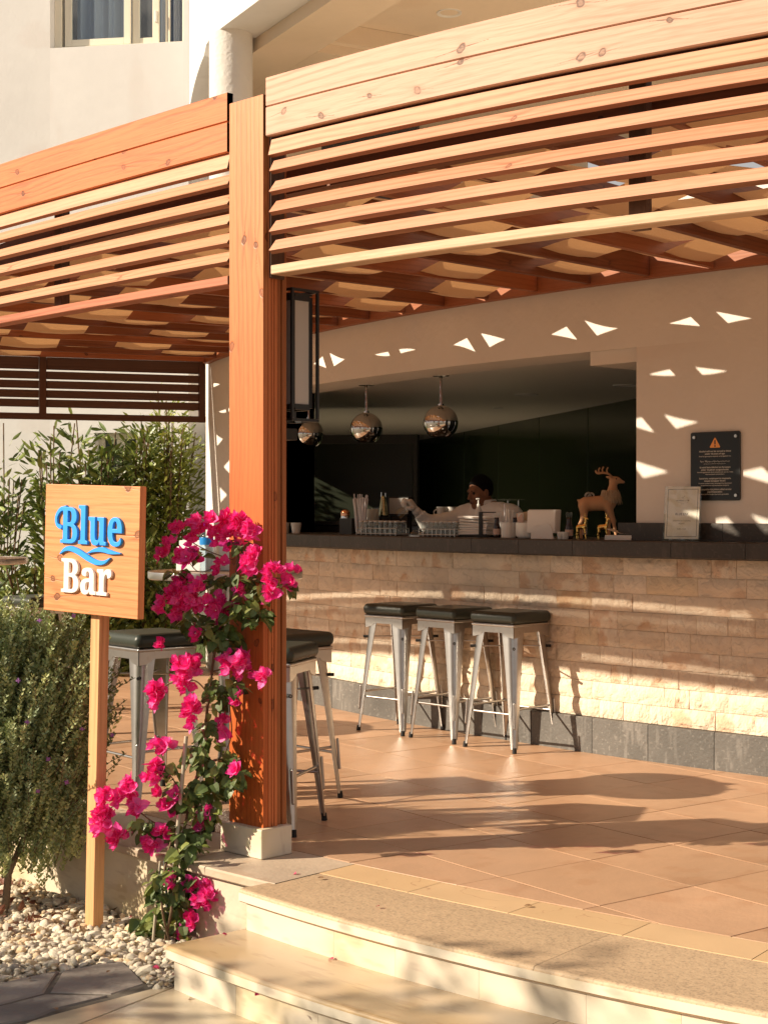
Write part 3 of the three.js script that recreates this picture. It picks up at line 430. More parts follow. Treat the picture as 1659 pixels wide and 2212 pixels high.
// each louvred panel is bent to its own gentle arc between the posts: centre, radius, left and right end
const panels = [[7.691, -14.384, 11.881, 43.2, 24, 0], [27.827, -34.612, 40.425, 54.6, 44.69, 1]];
for (const [px, pz, FR, a, b, left] of panels) about(px, pz, () => {
  const seg = 40, dy = left ? -.013 : 0, o = () => uvr() * 9, Y = left ? [2.914, 2.80, 2.682] : [2.928, 2.8165, 2.705];
  for (let k = 0; k < 2; k++) part('fascia_board', arcSweep([[FR - .03, Y[k + 1] + .003], [FR - .004, Y[k + 1] + .003], [FR, Y[k + 1] + .006], [FR, Y[k] - .003], [FR - .003, Y[k]], [FR - .03, Y[k]]], a, b, seg, k * 1.13 + left * .57, .07 + k * .31 + left * .19), left ? M.orange : M.pale, pg);
  // louvre slats: lower edge outwards, upper edge tipped inwards
  const lows = [2.632, 2.574, 2.497, 2.421, 2.348, 2.277].map((y) => y + dy), tilt = [16, 30, 38, 40, 40, 40], wid = [.066, .05, .058, .062, .06, .058], out = [0, -.002, 0, 0, 0, 0];
  lows.forEach((y, i) => {
    const t = R(tilt[i]), w = wid[i], th = .021, c = Math.cos(t), s = Math.sin(t), p0 = [FR + out[i], y + .002], L = ([u, v]) => [p0[0] - u * s - v * c, p0[1] + u * c - v * s];   // u up the board, v into its thickness
    part('louvre_slat', arcSweep([[0, .002], [0, th], [w - .002, th], [w, th - .002], [w, .002], [w - .002, 0], [.002, 0]].map(L).reverse(), a - (left ? 0 : .06 + .02 * (i > 0)), b, seg, o(), o(), 1, shadeTint((i === 0 && !left ? [.66, .36, .22] : left ? [.66, .315, .175] : [.67, .31, .185]).map((q, z) => q * (1 + ((i * 37 + left * 19) % 11 - 5) * .010 * (z + 1))))), M.slat, pg);
  });
  part('bottom_rail', arcSweep([[FR - .075, 2.188 + dy], [FR - .006, 2.188 + dy], [FR - .003, 2.191 + dy], [FR - .003, 2.219 + dy], [FR - .006, 2.222 + dy], [FR - .075, 2.222 + dy]], a - (left ? 0 : .12), b, seg, o(), o()), left ? M.rail : M.railPale, pg);
  part('top_beam', arcSweep(rect(FR - .13, FR - .085, 2.69, 2.86), a, b, seg, o(), o()), M.rafter, pg);
  for (const f of left ? [49.6, 46.55] : [35.75, 29]) part('batten', bx(.06, .70, .045, .003, 0, 0, 0, 1), M.batten, pg, pol(FR - .1, f, 2.54), [0, R(-f), 0]);
  if (!left) part('end_batten', bx(.012, .74, .07, .003, 0, 0, 0, 1), M.batten, pg, pol(FR - .062, a + .03, 2.55), [0, R(-a), 0]);
});
{
  const Y0 = 2.535, Y1 = 2.655, dF = 1.86;
  part('wall_plate', arcSweep(rect(11.903, 11.955, Y0 - .01, Y1 + .02), PEND, 29, 60, .3, .2), M.rafterRed, pg);
  part('ring_joist', arcSweep(rect(14.60, 14.65, Y0, Y1), PEND, 29, 60, .8, .1), M.rafter, pg);
  const n = Math.floor((PEND - 29) / dF);
  for (let k = 0; k <= n; k++) { const f = PEND - .35 - k * dF; part('rafter', bx(2.64, Y1 - Y0, .038, .003), k % 3 ? M.rafter : M.rafterRed, pg, pol(13.277, f, (Y0 + Y1) / 2), [0, R(-f) + Math.PI / 2, 0]); }
  // canvas strips woven over and under the rafters, alternating
  const S = 6, rA = 11.985, rB = 14.585, w = (rB - rA) / S;
  for (let s = 0; s < S; s++) {
    const seg = 10 * n, r0 = rA + s * w + .004, r1 = rA + (s + 1) * w - .012, P = [], U = [], I = [], rr = rng(60 + s);
    const jit = Array.from({ length: n + 2 }, () => (rr() - .5) * .03), amp = Array.from({ length: n + 3 }, () => s < 3 ? [.006, .016, .03, .05, .066][Math.floor(rr() * 5)] : .054 + rr() * rr() * .034);
    for (let j = 0; j <= seg; j++) {
      const k = j / 10, f = PEND - .35 - k * dF, c = Math.cos(Math.PI * k) * (s % 2 ? -1 : 1), tri = 2 / Math.PI * Math.asin(c * .985), am = lerp(amp[Math.floor(k)], amp[Math.floor(k) + 1], k % 1), y = (Y0 + Y1) / 2 + am * tri + jit[Math.floor(k)] * .3;
      for (let q = 0; q <= 3; q++) { const p = pol(lerp(r0, r1, q / 3) + jit[Math.floor(k)], f, y - .012 * Math.sin(q / 3 * Math.PI) * (c < 0 ? 1 : -.3)); P.push(p.x, p.y, p.z); U.push(j / 10 * .42, q * .14); }
      if (j < seg) for (let q = 0; q < 3; q++) { const a = j * 4 + q; I.push(a, a + 1, a + 4, a + 1, a + 5, a + 4); }
    }
    const g = new THREE.BufferGeometry(); g.setAttribute('position', new THREE.Float32BufferAttribute(P, 3)); g.setAttribute('uv', new THREE.Float32BufferAttribute(U, 2)); g.setIndex(I); g.computeVertexNormals();
    part('canvas_strip', g, M.canvas, pg);
  }
  // louvred screen closing the far end
  const e0 = pol(11.93, PEND), e1 = pol(14.72, PEND), d = e1.clone().sub(e0), L = d.length(), sc = sub('end_screen', pg, e0, -Math.atan2(d.z, d.x));
  part('frame', [bx(L, .05, .05, .003, L / 2, 2.065, 0), bx(.05, .5, .055, .003, .03, 2.31, 0, 1), bx(.055, .5, .055, .003, 1.32, 2.31, 0, 1), bx(L, .09, .05, .003, L / 2, 2.60, 0)], M.dark, sc);
  for (const [y, h] of [[2.17, .062], [2.245, .062], [2.32, .062], [2.395, .062], [2.49, .1]]) for (const [a, b] of [[.055, 1.29], [1.35, L - .03]]) part('louvre_slat', bx(b - a, h, .018, .003), M.dark, sc, V((a + b) / 2, y, 0), [R(-14), 0, 0]);
}
// ------------------------------------------------------------------ bar stools
function legGeo() {
  const P = [], I = [], n = 14, prof = [], U = [];
  for (let j = 0; j <= n; j++) {
    const t = j / n, y = lerp(.668, .022, t), a = lerp(.146, .186, t), w = lerp(.088, .027, Math.pow(t, .8)), r = lerp(.056, .018, t), row = [];
    const pt = (x, z) => row.push([a + x, y, a + z]);
    pt(-w, -.006); pt(-w, 0); pt(-r, 0); for (let k = 1; k < 5; k++) { const q = k / 5 * Math.PI / 2; pt(-r + r * Math.sin(q), -r + r * Math.cos(q)); } pt(0, -r); pt(0, -w); pt(-.006, -w);
    pt(-.004, -r - .002); pt(-r - .002, -.004);
    prof.push(row);
  }
  const m = prof[0].length; prof.forEach((row, j) => row.forEach((p, k) => { P.push(...p); U.push(k / m * .3, p[1]); }));
  for (let j = 0; j < n; j++) for (let k = 0; k < m; k++) { const a = j * m + k, b = j * m + (k + 1) % m; I.push(a, b, a + m, b, b + m, a + m); }
  const g = new THREE.BufferGeometry(); g.setAttribute('position', new THREE.Float32BufferAttribute(P, 3)); g.setAttribute('uv', new THREE.Float32BufferAttribute(U, 2)); g.setIndex(I); g.computeVertexNormals();
  return toCreasedNormals(g, .6);
}
function makeStool(label, p, turn) {
  const s = thing('bar_stool', label, 'bar stool', p, turn, 'metal bar stools with dark cushions'), lg = legGeo();
  for (let k = 0; k < 4; k++) {
    const leg = part('leg', lg, M.steel, s, null, [0, k * Math.PI / 2, 0]);
    part('rib', T(new THREE.CapsuleGeometry(.0065, .13, 4, 8), .172, .2, .172, R(-3), 0, R(3)), M.steel, leg);
    part('foot', rod(V(.178, 0, .178), V(.176, .03, .176), .013, .012), M.rubber, leg);
  }
  const ap = []; for (let k = 0; k < 4; k++) { const sh = new THREE.Shape(); sh.moveTo(-.15, .685); sh.lineTo(.15, .685); sh.lineTo(.15, .615); sh.quadraticCurveTo(.086, .62, .076, .642); sh.lineTo(-.076, .642); sh.quadraticCurveTo(-.086, .62, -.15, .615); ap.push(T(new THREE.ExtrudeGeometry(sh, { depth: .003, bevelEnabled: false, curveSegments: 6 }), 0, 0, .147).applyMatrix4(new THREE.Matrix4().makeRotationY(k * Math.PI / 2))); }
  part('apron', ap, M.steel, s);
  part('seat_pan', bx(.312, .018, .312, .008, 0, .683, 0), M.steel, s);
  const pad = new RoundedBoxGeometry(.342, .062, .342, 6, .029), q = pad.attributes.position;
  for (let i = 0; i < q.count; i++) { const x = q.getX(i), y = q.getY(i), z = q.getZ(i), e = Math.max(Math.abs(x), Math.abs(z)) / .171, r = Math.hypot(x, z), k = r > .17 ? .17 / r * (1 + (r - .17) * .86 / .17) : 1; q.setXYZ(i, x * k, y + (y > 0 ? .008 * (1 - e * e) : 0), z * k); }
  pad.computeVertexNormals(); part('cushion', T(metreUV(pad), 0, .722, 0), M.vinyl, s);
  for (let k = 0; k < 4; k++) { const y = k % 2 ? .205 : .232, a = .160; part('footrest', [T(rod(V(-a, y, a), V(a, y, a), .0065), 0, 0, 0)].map((g) => g.applyMatrix4(new THREE.Matrix4().makeRotationY(k * Math.PI / 2))), M.steel, s); }
  for (const k of [1, -1]) { const br = part('brace', rod(V(-.158, .56, -.158 * k), V(.158, .56, .158 * k), .0042), M.steel, s); part('brace_tip', [rod(V(-.158, .56, -.158 * k), V(-.135, .56, -.135 * k), .008), rod(V(.158, .56, .158 * k), V(.135, .56, .135 * k), .008)], M.rubber, br); }
  return s;
}
const stool0 = makeStool('metal bar stool with dark cushion, rightmost of the three standing by the stone counter', V(.70, 0, -8.46), R(45));
const SG = 'metal bar stools with dark cushions';
dup(stool0, 'bar_stool', 'middle metal bar stool of the three standing by the stone counter', 'bar stool', V(.405, 0, -8.80), R(42), SG);
dup(stool0, 'bar_stool', 'metal bar stool with dark cushion, leftmost and farthest of the three by the stone counter', 'bar stool', V(.10, 0, -9.11), R(47), SG);
dup(stool0, 'bar_stool', 'metal bar stool half hidden behind the wooden post, the farther of the two there', 'bar stool', V(-.45, 0, -6.96), R(44), SG);
dup(stool0, 'bar_stool', 'metal bar stool half hidden behind the wooden post, the nearer of the two there', 'bar stool', V(-.475, 0, -6.33), R(72), SG);
dup(stool0, 'bar_stool', 'large looking metal bar stool with grey green cushion between sign post and pink flowers', 'bar stool', V(-1.07, 0, -7.0), R(40), SG);
dup(stool0, 'bar_stool', 'metal bar stool mostly hidden behind the wooden sign board and the bush', 'bar stool', V(-2.26, 0, -9.95), R(48), SG);

// ------------------------------------------------------------------ high tables
function makeTable(label, p) {
  const t = thing('bar_table', label, 'high table', p, 0, 'round high tables'), h = 1.035;
  part('tabletop', T(metreUV(new THREE.CylinderGeometry(.335, .335, .012, 56)), 0, h - .005, 0), M.brownTop, t);
  part('rim', lathe([[.326, h - .034], [.342, h - .034], [.346, h - .028], [.346, h - .002], [.343, h + .0015], [.3355, h + .0015], [.3355, h - .012], [.326, h - .012]], 56), M.brushed, t);
  part('column', [cyl(.032, .032, h - .07, 0, .04), cyl(.09, .09, .008, 0, h - .04)], M.steel, t);
  for (let k = 0; k < 4; k++) part('base_foot', [bx(.27, .022, .06, .006, .15, .03, 0), cyl(.016, .016, .02, .26, 0, 0, 12)], M.steel, t, null, [0, k * Math.PI / 2 + .6, 0]);
  return t;
}
const table = makeTable('round high table with brown top and steel rim behind the pink flowers', V(-.71, 0, -6.86));
dup(table, 'bar_table', 'round high table cut off by the left edge of the picture', 'high table', V(-2.40, 0, -8.8), 0, 'round high tables');
{
  const p = at(437, 1225, 6.76); p.y = 1.037;
  const n = thing('napkin_box', 'white napkin box on the high table behind the bottle', 'napkin box', V(p.x - .03, p.y, p.z - .05), R(-20));
  part('box', [bx(.15, .11, .11, .006, 0, .055, 0)], M.white, n); part('napkin', bx(.13, .03, .09, .004, 0, .122, 0), M.paper, n);
  const c = thing('paper_holder', 'white paper stack holder beside the bottle on the high table', 'paper holder', V(p.x + .115, p.y, p.z - .08), R(-35));
  part('holder', bx(.09, .13, .05, .004, 0, .065, 0), M.white, c); part('paper', bx(.08, .05, .035, .002, 0, .152, 0), M.paper, c);
  const b = thing('water_bottle', 'clear plastic water bottle with blue label on the high table', 'bottle', V(p.x + .03, p.y, p.z + .085));
  part('body', lathe([[0, .002], [.028, .002], [.031, .008], [.0305, .03], [.029, .036], [.031, .042], [.0295, .06], [.031, .066], [.031, .12], [.030, .13], [.031, .136], [.029, .15], [.022, .172], [.0135, .186], [.0125, .2]], 28), M.bottle, b);
  part('water', lathe([[0, .004], [.0275, .004], [.0285, .03], [.0285, .12], [0, .12]], 24), phy([.9, .95, .98], .03, { transmission: 1, thickness: 0, ior: 1.33 }), b);
  part('label', lathe([[.0316, .12], [.0316, .15], [.0305, .152]], 28), M.bluePlastic, b); part('cap', lathe([[0, .216], [.013, .216], [.014, .2], [.0135, .199]], 20), M.blue, b);
}

// ------------------------------------------------------------------ wooden sign board on its post
{
  const font = await new FontLoader().loadAsync('fonts/droid/droid_serif_bold.typeface.json');
  const base = onFloor(197, 2006, GY), turn = R(-38), s = thing('wooden_sign', 'square wooden sign board on a post reading Blue Bar in raised letters', 'sign', V(base.x - .004, GY - .02, base.z + .02), turn);
  const lean = sub('mast', s, null, 0); lean.rotation.z = R(-1.7);
  part('pole', bx(.05, 1.46, .05, .003, 0, .72, -.0255, 1), M.signPost, lean);
  const board = part('board', bx(.53, .488, .032, .003, 0, 0, 0, 0), M.sign, lean, V(.003, 1.468, .016));
  const bl = (x, y) => [(x - 300) / 610 * .53 - .265 + .003, .244 - (y - (963 + (x - 300) * .045)) / (808 + (x - 300) * .07) * .488];
  const word = (txt, xa, xb, yTop, yBase, m) => {
    const g = new TextGeometry(txt, { font, size: .1, depth: .009, curveSegments: 6, bevelEnabled: true, bevelThickness: .0015, bevelSize: .0012, bevelSegments: 2 });
    g.computeBoundingBox(); const b = g.boundingBox, capG = new TextGeometry('B', { font, size: .1, depth: .01, bevelEnabled: false }); capG.computeBoundingBox(); const ch = capG.boundingBox.max.y;
    const [x0, y0] = bl(xa, yBase), [x1] = bl(xb, yBase), [, y1] = bl(xa, yTop); g.translate(-b.min.x, 0, 0); g.scale((x1 - x0) / (b.max.x - b.min.x), (y1 - y0) / ch, 1);
    const me = sub('letters', lean, V(.003 + x0, 1.468 + y0, .033)); part('word', g, m, me); return me;
  };
  const blue = word('Blue', 415, 812, 1113, 1340, M.blue); word('Bar', 427, 752, 1443, 1655, M.signWhite);
  const shape = (pts, w) => { const up = [], dn = []; pts.forEach((p, i) => { const q = pts[Math.min(i + 1, pts.length - 1)], o = pts[Math.max(i - 1, 0)], dx = q[0] - o[0], dy = q[1] - o[1], L = Math.hypot(dx, dy), k = w[i]; up.push(new THREE.Vector2(p[0] - dy / L * k, p[1] + dx / L * k)); dn.unshift(new THREE.Vector2(p[0] + dy / L * k, p[1] - dx / L * k)); }); return new THREE.ExtrudeGeometry(new THREE.Shape([...up, ...dn]), { depth: .008, bevelEnabled: true, bevelThickness: .0015, bevelSize: .001, bevelSegments: 1 }); };
  const curve = (pts, ws, n = 24) => { const c = new THREE.CatmullRomCurve3(pts.map((p) => { const b = bl(...p); return V(b[0], b[1], 0); })).getPoints(n).map((p) => [p.x, p.y]); return shape(c, c.map((_, i) => { const t = i / n * (ws.length - 1), k = Math.min(ws.length - 2, Math.floor(t)); return lerp(ws[k], ws[k + 1], t - k); })); };
  const em = sub('emblem', lean, V(.003, 1.468, .033));
  part('swash', curve([[450, 1118], [408, 1132], [384, 1178], [390, 1225], [414, 1240], [418, 1232]], [.008, .007, .006, .006, .008, .004]), M.blue, em);
  part('wave', curve([[413, 1413], [440, 1388], [475, 1379], [530, 1400], [590, 1440], [650, 1472], [700, 1472], [737, 1447]], [.0012, .006, .009, .0105, .0105, .009, .006, .0012]), M.blue, em);
  part('wave', curve([[592, 1412], [640, 1394], [690, 1391], [740, 1408], [802, 1418]], [.001, .006, .009, .007, .001]), M.blue, em);
}

// ------------------------------------------------------------------ lantern on the back of the post, three chrome globes
{
  const l = thing('wall_lantern', 'tall black framed lantern with white panels hung on the wooden post', 'lantern', V(-.352, 1.655, -5.94), R(-PA)), a = .066, h = .5, b = .004, z = [];
  const bar1 = (p, q) => { const m = p.clone().add(q).multiplyScalar(.5), d = q.clone().sub(p); return bx(Math.abs(d.x) + .011, Math.abs(d.y) + .011, Math.abs(d.z) + .011, .001, m.x, m.y, m.z); };
  for (const x of [-a, a]) for (const q of [-a, a]) z.push(bar1(V(x, .012, q), V(x, h - .012, q)));
  for (const y of [0, h]) for (const s of [-a, a]) z.push(bar1(V(-a, y, s), V(a, y, s)), bar1(V(s, y, -a + .011), V(s, y, a - .011)));
  part('cage', z, M.black, l);
  const ib = .046, fr = []; for (const x of [-ib, ib]) for (const q of [-ib, ib]) fr.push(bx(.014, .43, .014, .001, x, .262, q));
  for (const y of [.05, .472]) for (const s of [-ib, ib]) fr.push(bx(ib * 2 - .0145, .022, .0135, .001, 0, y, s), bx(.0135, .022, ib * 2 - .0145, .001, s, y, 0));
  part('inner_frame', fr, M.black, l); part('cap', bx(.104, .008, .104, .001, 0, .486, 0), M.black, l);
  for (let k = 0; k < 4; k++) part('panel', bx(.078, .4, .004, .001, 0, .262, .045), M.frost, l, null, [0, k * Math.PI / 2, 0]);
  part('bracket', [bx(.09, .045, .13, .003, -.01, -.055, .075), bx(.06, .42, .02, .003, -.02, .15, .102)], M.blackMatt, l);
}
{
  let first = null;
  for (const [cx, cy, sx, sy, lab] of [[1719, 1443, 1708, 1638, 'chrome globe pendant lamp nearest the bartender, the rightmost of three'], [1425, 1480, 1420, 1660, 'chrome globe pendant lamp hanging in the middle of three over the counter'], [1202, 1512, 1196, 1687, 'chrome globe pendant lamp partly behind the black lantern frame']]) {
    const k = .5573, d = .9 * F / (1106 - cy * k), p = at(sx * k, cy * k, d), drop = (sy - cy) * k / F * d;
    if (first) { dup(first, 'pendant_lamp', lab, 'pendant lamp', V(p.x, 2.2, p.z), 0, 'chrome globe pendant lamps'); continue; }
    const l = first = thing('pendant_lamp', lab, 'pendant lamp', V(p.x, 2.2, p.z), 0, 'chrome globe pendant lamps');
    part('canopy', lathe([[0, 0], [.056, 0], [.056, -.022], [.053, -.026], [.012, -.027], [.009, -.042], [0, -.042]], 32), M.chrome, l);
    part('stem', [rod(V(0, -.04, 0), V(0, -drop + .1, 0), .0085), rod(V(.006, -.05, 0), V(.006, -drop + .11, .006), .004)], M.chrome, l);
    part('collar', cyl(.02, .02, .022, 0, -drop + .098), M.chrome, l);
    const gl = []; for (let i = 0; i <= 40; i++) { const t = lerp(.06, Math.PI - .62, i / 40); gl.push([.112 * Math.sin(t), .112 * Math.cos(t)]); }
    part('globe', T(lathe(gl, 56), 0, -drop, 0), M.chrome, l); part('bulb_holder', cyl(.03, .03, .06, 0, -drop - .06), M.white, l);
  }
}

// ------------------------------------------------------------------ notices
const canvasTex = (w, h, f) => { const c = document.createElement('canvas'); c.width = w; c.height = h; f(c.getContext('2d'), w, h); const t = new THREE.CanvasTexture(c); t.colorSpace = THREE.SRGBColorSpace; t.anisotropy = 8; return t; };
const CI = (x, r, y = CT) => { const d = onRing(x, r); return V((x - 829.5) / F * d, y, -d); };
const angOf = (p) => R(-polOf(p)[1]);
{
  const p = CI(1546.5, 11.9, 1.3), w = .285, h = .348, b = thing('notice_board', 'black multilingual age notice board with orange warning triangle on the plaster wall', 'notice', V(p.x, EYE + (1106 - 1007) / F * -p.z - .0, p.z), angOf(p));
  const sh = new THREE.Shape(), r = .012; sh.moveTo(-w / 2 + r, -h / 2); sh.lineTo(w / 2 - r, -h / 2); sh.quadraticCurveTo(w / 2, -h / 2, w / 2, -h / 2 + r); sh.lineTo(w / 2, h / 2 - r); sh.quadraticCurveTo(w / 2, h / 2, w / 2 - r, h / 2); sh.lineTo(-w / 2 + r, h / 2); sh.quadraticCurveTo(-w / 2, h / 2, -w / 2, h / 2 - r); sh.lineTo(-w / 2, -h / 2 + r); sh.quadraticCurveTo(-w / 2, -h / 2, -w / 2 + r, -h / 2);
  part('plate', T(new THREE.ExtrudeGeometry(sh, { depth: .006, bevelEnabled: true, bevelSize: .001, bevelThickness: .001, bevelSegments: 1 }), 0, 0, .006), M.black, b);
  const t = canvasTex(820, 1000, (g, W, H) => {
    g.fillStyle = '#0b0b08'; g.fillRect(0, 0, W, H); g.textAlign = 'center';
    g.fillStyle = '#f0a04a'; g.strokeStyle = '#f0a04a'; g.lineJoin = 'round'; g.lineWidth = 26; g.beginPath(); g.moveTo(410, 78); g.lineTo(488, 205); g.lineTo(332, 205); g.closePath(); g.fill(); g.stroke();
    g.fillStyle = '#15150f'; g.fillRect(399, 102, 22, 66); g.beginPath(); g.arc(410, 192, 13, 0, 7); g.fill();
    g.fillStyle = '#d9d2c4'; const L = (s, y, px, bold = true) => { g.font = `${bold ? 'bold ' : ''}${px}px sans-serif`; g.fillText(s, 410, y, 690); };
    L('Alcohol will not be served to those', 284, 34); L('under 18 years of age.', 322, 34); L('Proof of age may be required, as by Egyptian law.', 357, 24);
    g.lineCap = 'round'; g.strokeStyle = '#d9d2c4'; const ar = rng(18), script = (x0, x1, y, h) => { for (let x = x1; x > x0;) { const wd = h * (1 + ar() * 2.2), e = Math.max(x0, x - wd); g.lineWidth = h * .15; g.beginPath(); g.moveTo(x, y - h * (ar() < .4 ? .9 : .3)); for (let q = x; q > e; q -= h * .45) g.quadraticCurveTo(q - h * .1, y + h * .12, q - h * .22, y - h * .05 - h * .4 * ar()); g.lineTo(e, y); if (ar() < .5) g.quadraticCurveTo(e - h * .1, y + h * .4, e + h * .35, y + h * .35); g.stroke(); for (let d = 0; d < 2; d++) if (ar() < .7) { g.beginPath(); g.arc(lerp(e, x, ar()), y + (ar() < .5 ? .32 : -.62) * h, h * .09, 0, 7); g.fill(); } x = e - h * .32; } };
    script(150, 215, 432, 26); g.font = 'bold 32px sans-serif'; g.fillText('18', 246, 434); script(272, 668, 432, 26); script(215, 600, 466, 18);
    L('Es wird kein Alkohol an Personen', 530, 34); L('unter 18 Jahren ausgeschenkt.', 567, 34); L('Gemäß ägyptischem Recht behalten wir uns vor, einen', 600, 24); L('Altersnachweis einzufordern.', 632, 24);
    L('Алкоголь запрещается подавать', 700, 34); L('лицам младше 18 лет.', 737, 34); L('Согласно египетскому законодательству может', 770, 24); L('потребоваться подтверждение возраста.', 802, 24);
    L('18 yaşından küçüklere alkol servisi', 868, 34); L('yapılmayacaktır.', 905, 34); L('Mısır yasalarına göre yaş kanıtı gerekebilir.', 938, 24);
  });
  part('print', T(new THREE.PlaneGeometry(w - .016, h - .016), 0, 0, .0134), std([1, 1, 1], .3, { map: t }), b);
  for (const [x, y] of [[-1, 1], [1, 1], [1, -1], [-1, -1]]) part('screw', T(new THREE.CylinderGeometry(.008, .009, .006, 16), x * (w / 2 - .022), y * (h / 2 - .025), .017, Math.PI / 2), M.brushed, b);
}
{
  const p = CI(1470.5, 12.0), s = thing('hours_sign', 'white opening hours card in a clear acrylic stand on the counter ledge', 'card stand', p, angOf(p) + R(9));
  const t = canvasTex(600, 860, (g, W, H) => {
    g.fillStyle = '#e9e3d8'; g.fillRect(0, 0, W, H); g.strokeStyle = '#4c4035'; g.lineWidth = 7; g.strokeRect(38, 40, W - 76, H - 82); g.textAlign = 'center'; g.fillStyle = '#5a4d44';
    g.lineWidth = 4; g.beginPath(); g.moveTo(300, 200); g.quadraticCurveTo(312, 160, 335, 150); g.moveTo(300, 190); g.quadraticCurveTo(285, 170, 280, 175); g.stroke();
    g.font = 'bold 30px serif'; g.fillText('SUNRISE CLUB', 300, 238); g.lineWidth = 2; g.beginPath(); g.moveTo(205, 258); g.quadraticCurveTo(300, 272, 395, 256); g.stroke(); g.font = '17px serif'; g.fillText('RESORT', 300, 288);
    g.font = 'bold 50px sans-serif'; g.fillText('BLUE BAR', 292, 468); g.font = '33px sans-serif'; g.fillText('OPENING & CLOSING', 296, 570); g.fillText('HOURS', 296, 617); g.font = '28px sans-serif'; g.fillText('10:00 - 17:00', 296, 705);
  });
  const tilt = sub('holder', s, V(0, .004, 0)); tilt.rotation.x = R(-6);
  part('card', bx(.186, .268, .002, .0005, 0, .142, 0), M.paper, tilt); part('print', T(new THREE.PlaneGeometry(.186, .268), 0, .142, .0014), std([1, 1, 1], .6, { map: t }), tilt);
  part('cover', [bx(.20, .278, .0025, .001, 0, .14, .0045), bx(.20, .278, .0025, .001, 0, .14, -.004)], M.acrylic, tilt); part('foot', bx(.20, .004, .075, .001, 0, .002, -.03), M.acrylic, s);
}

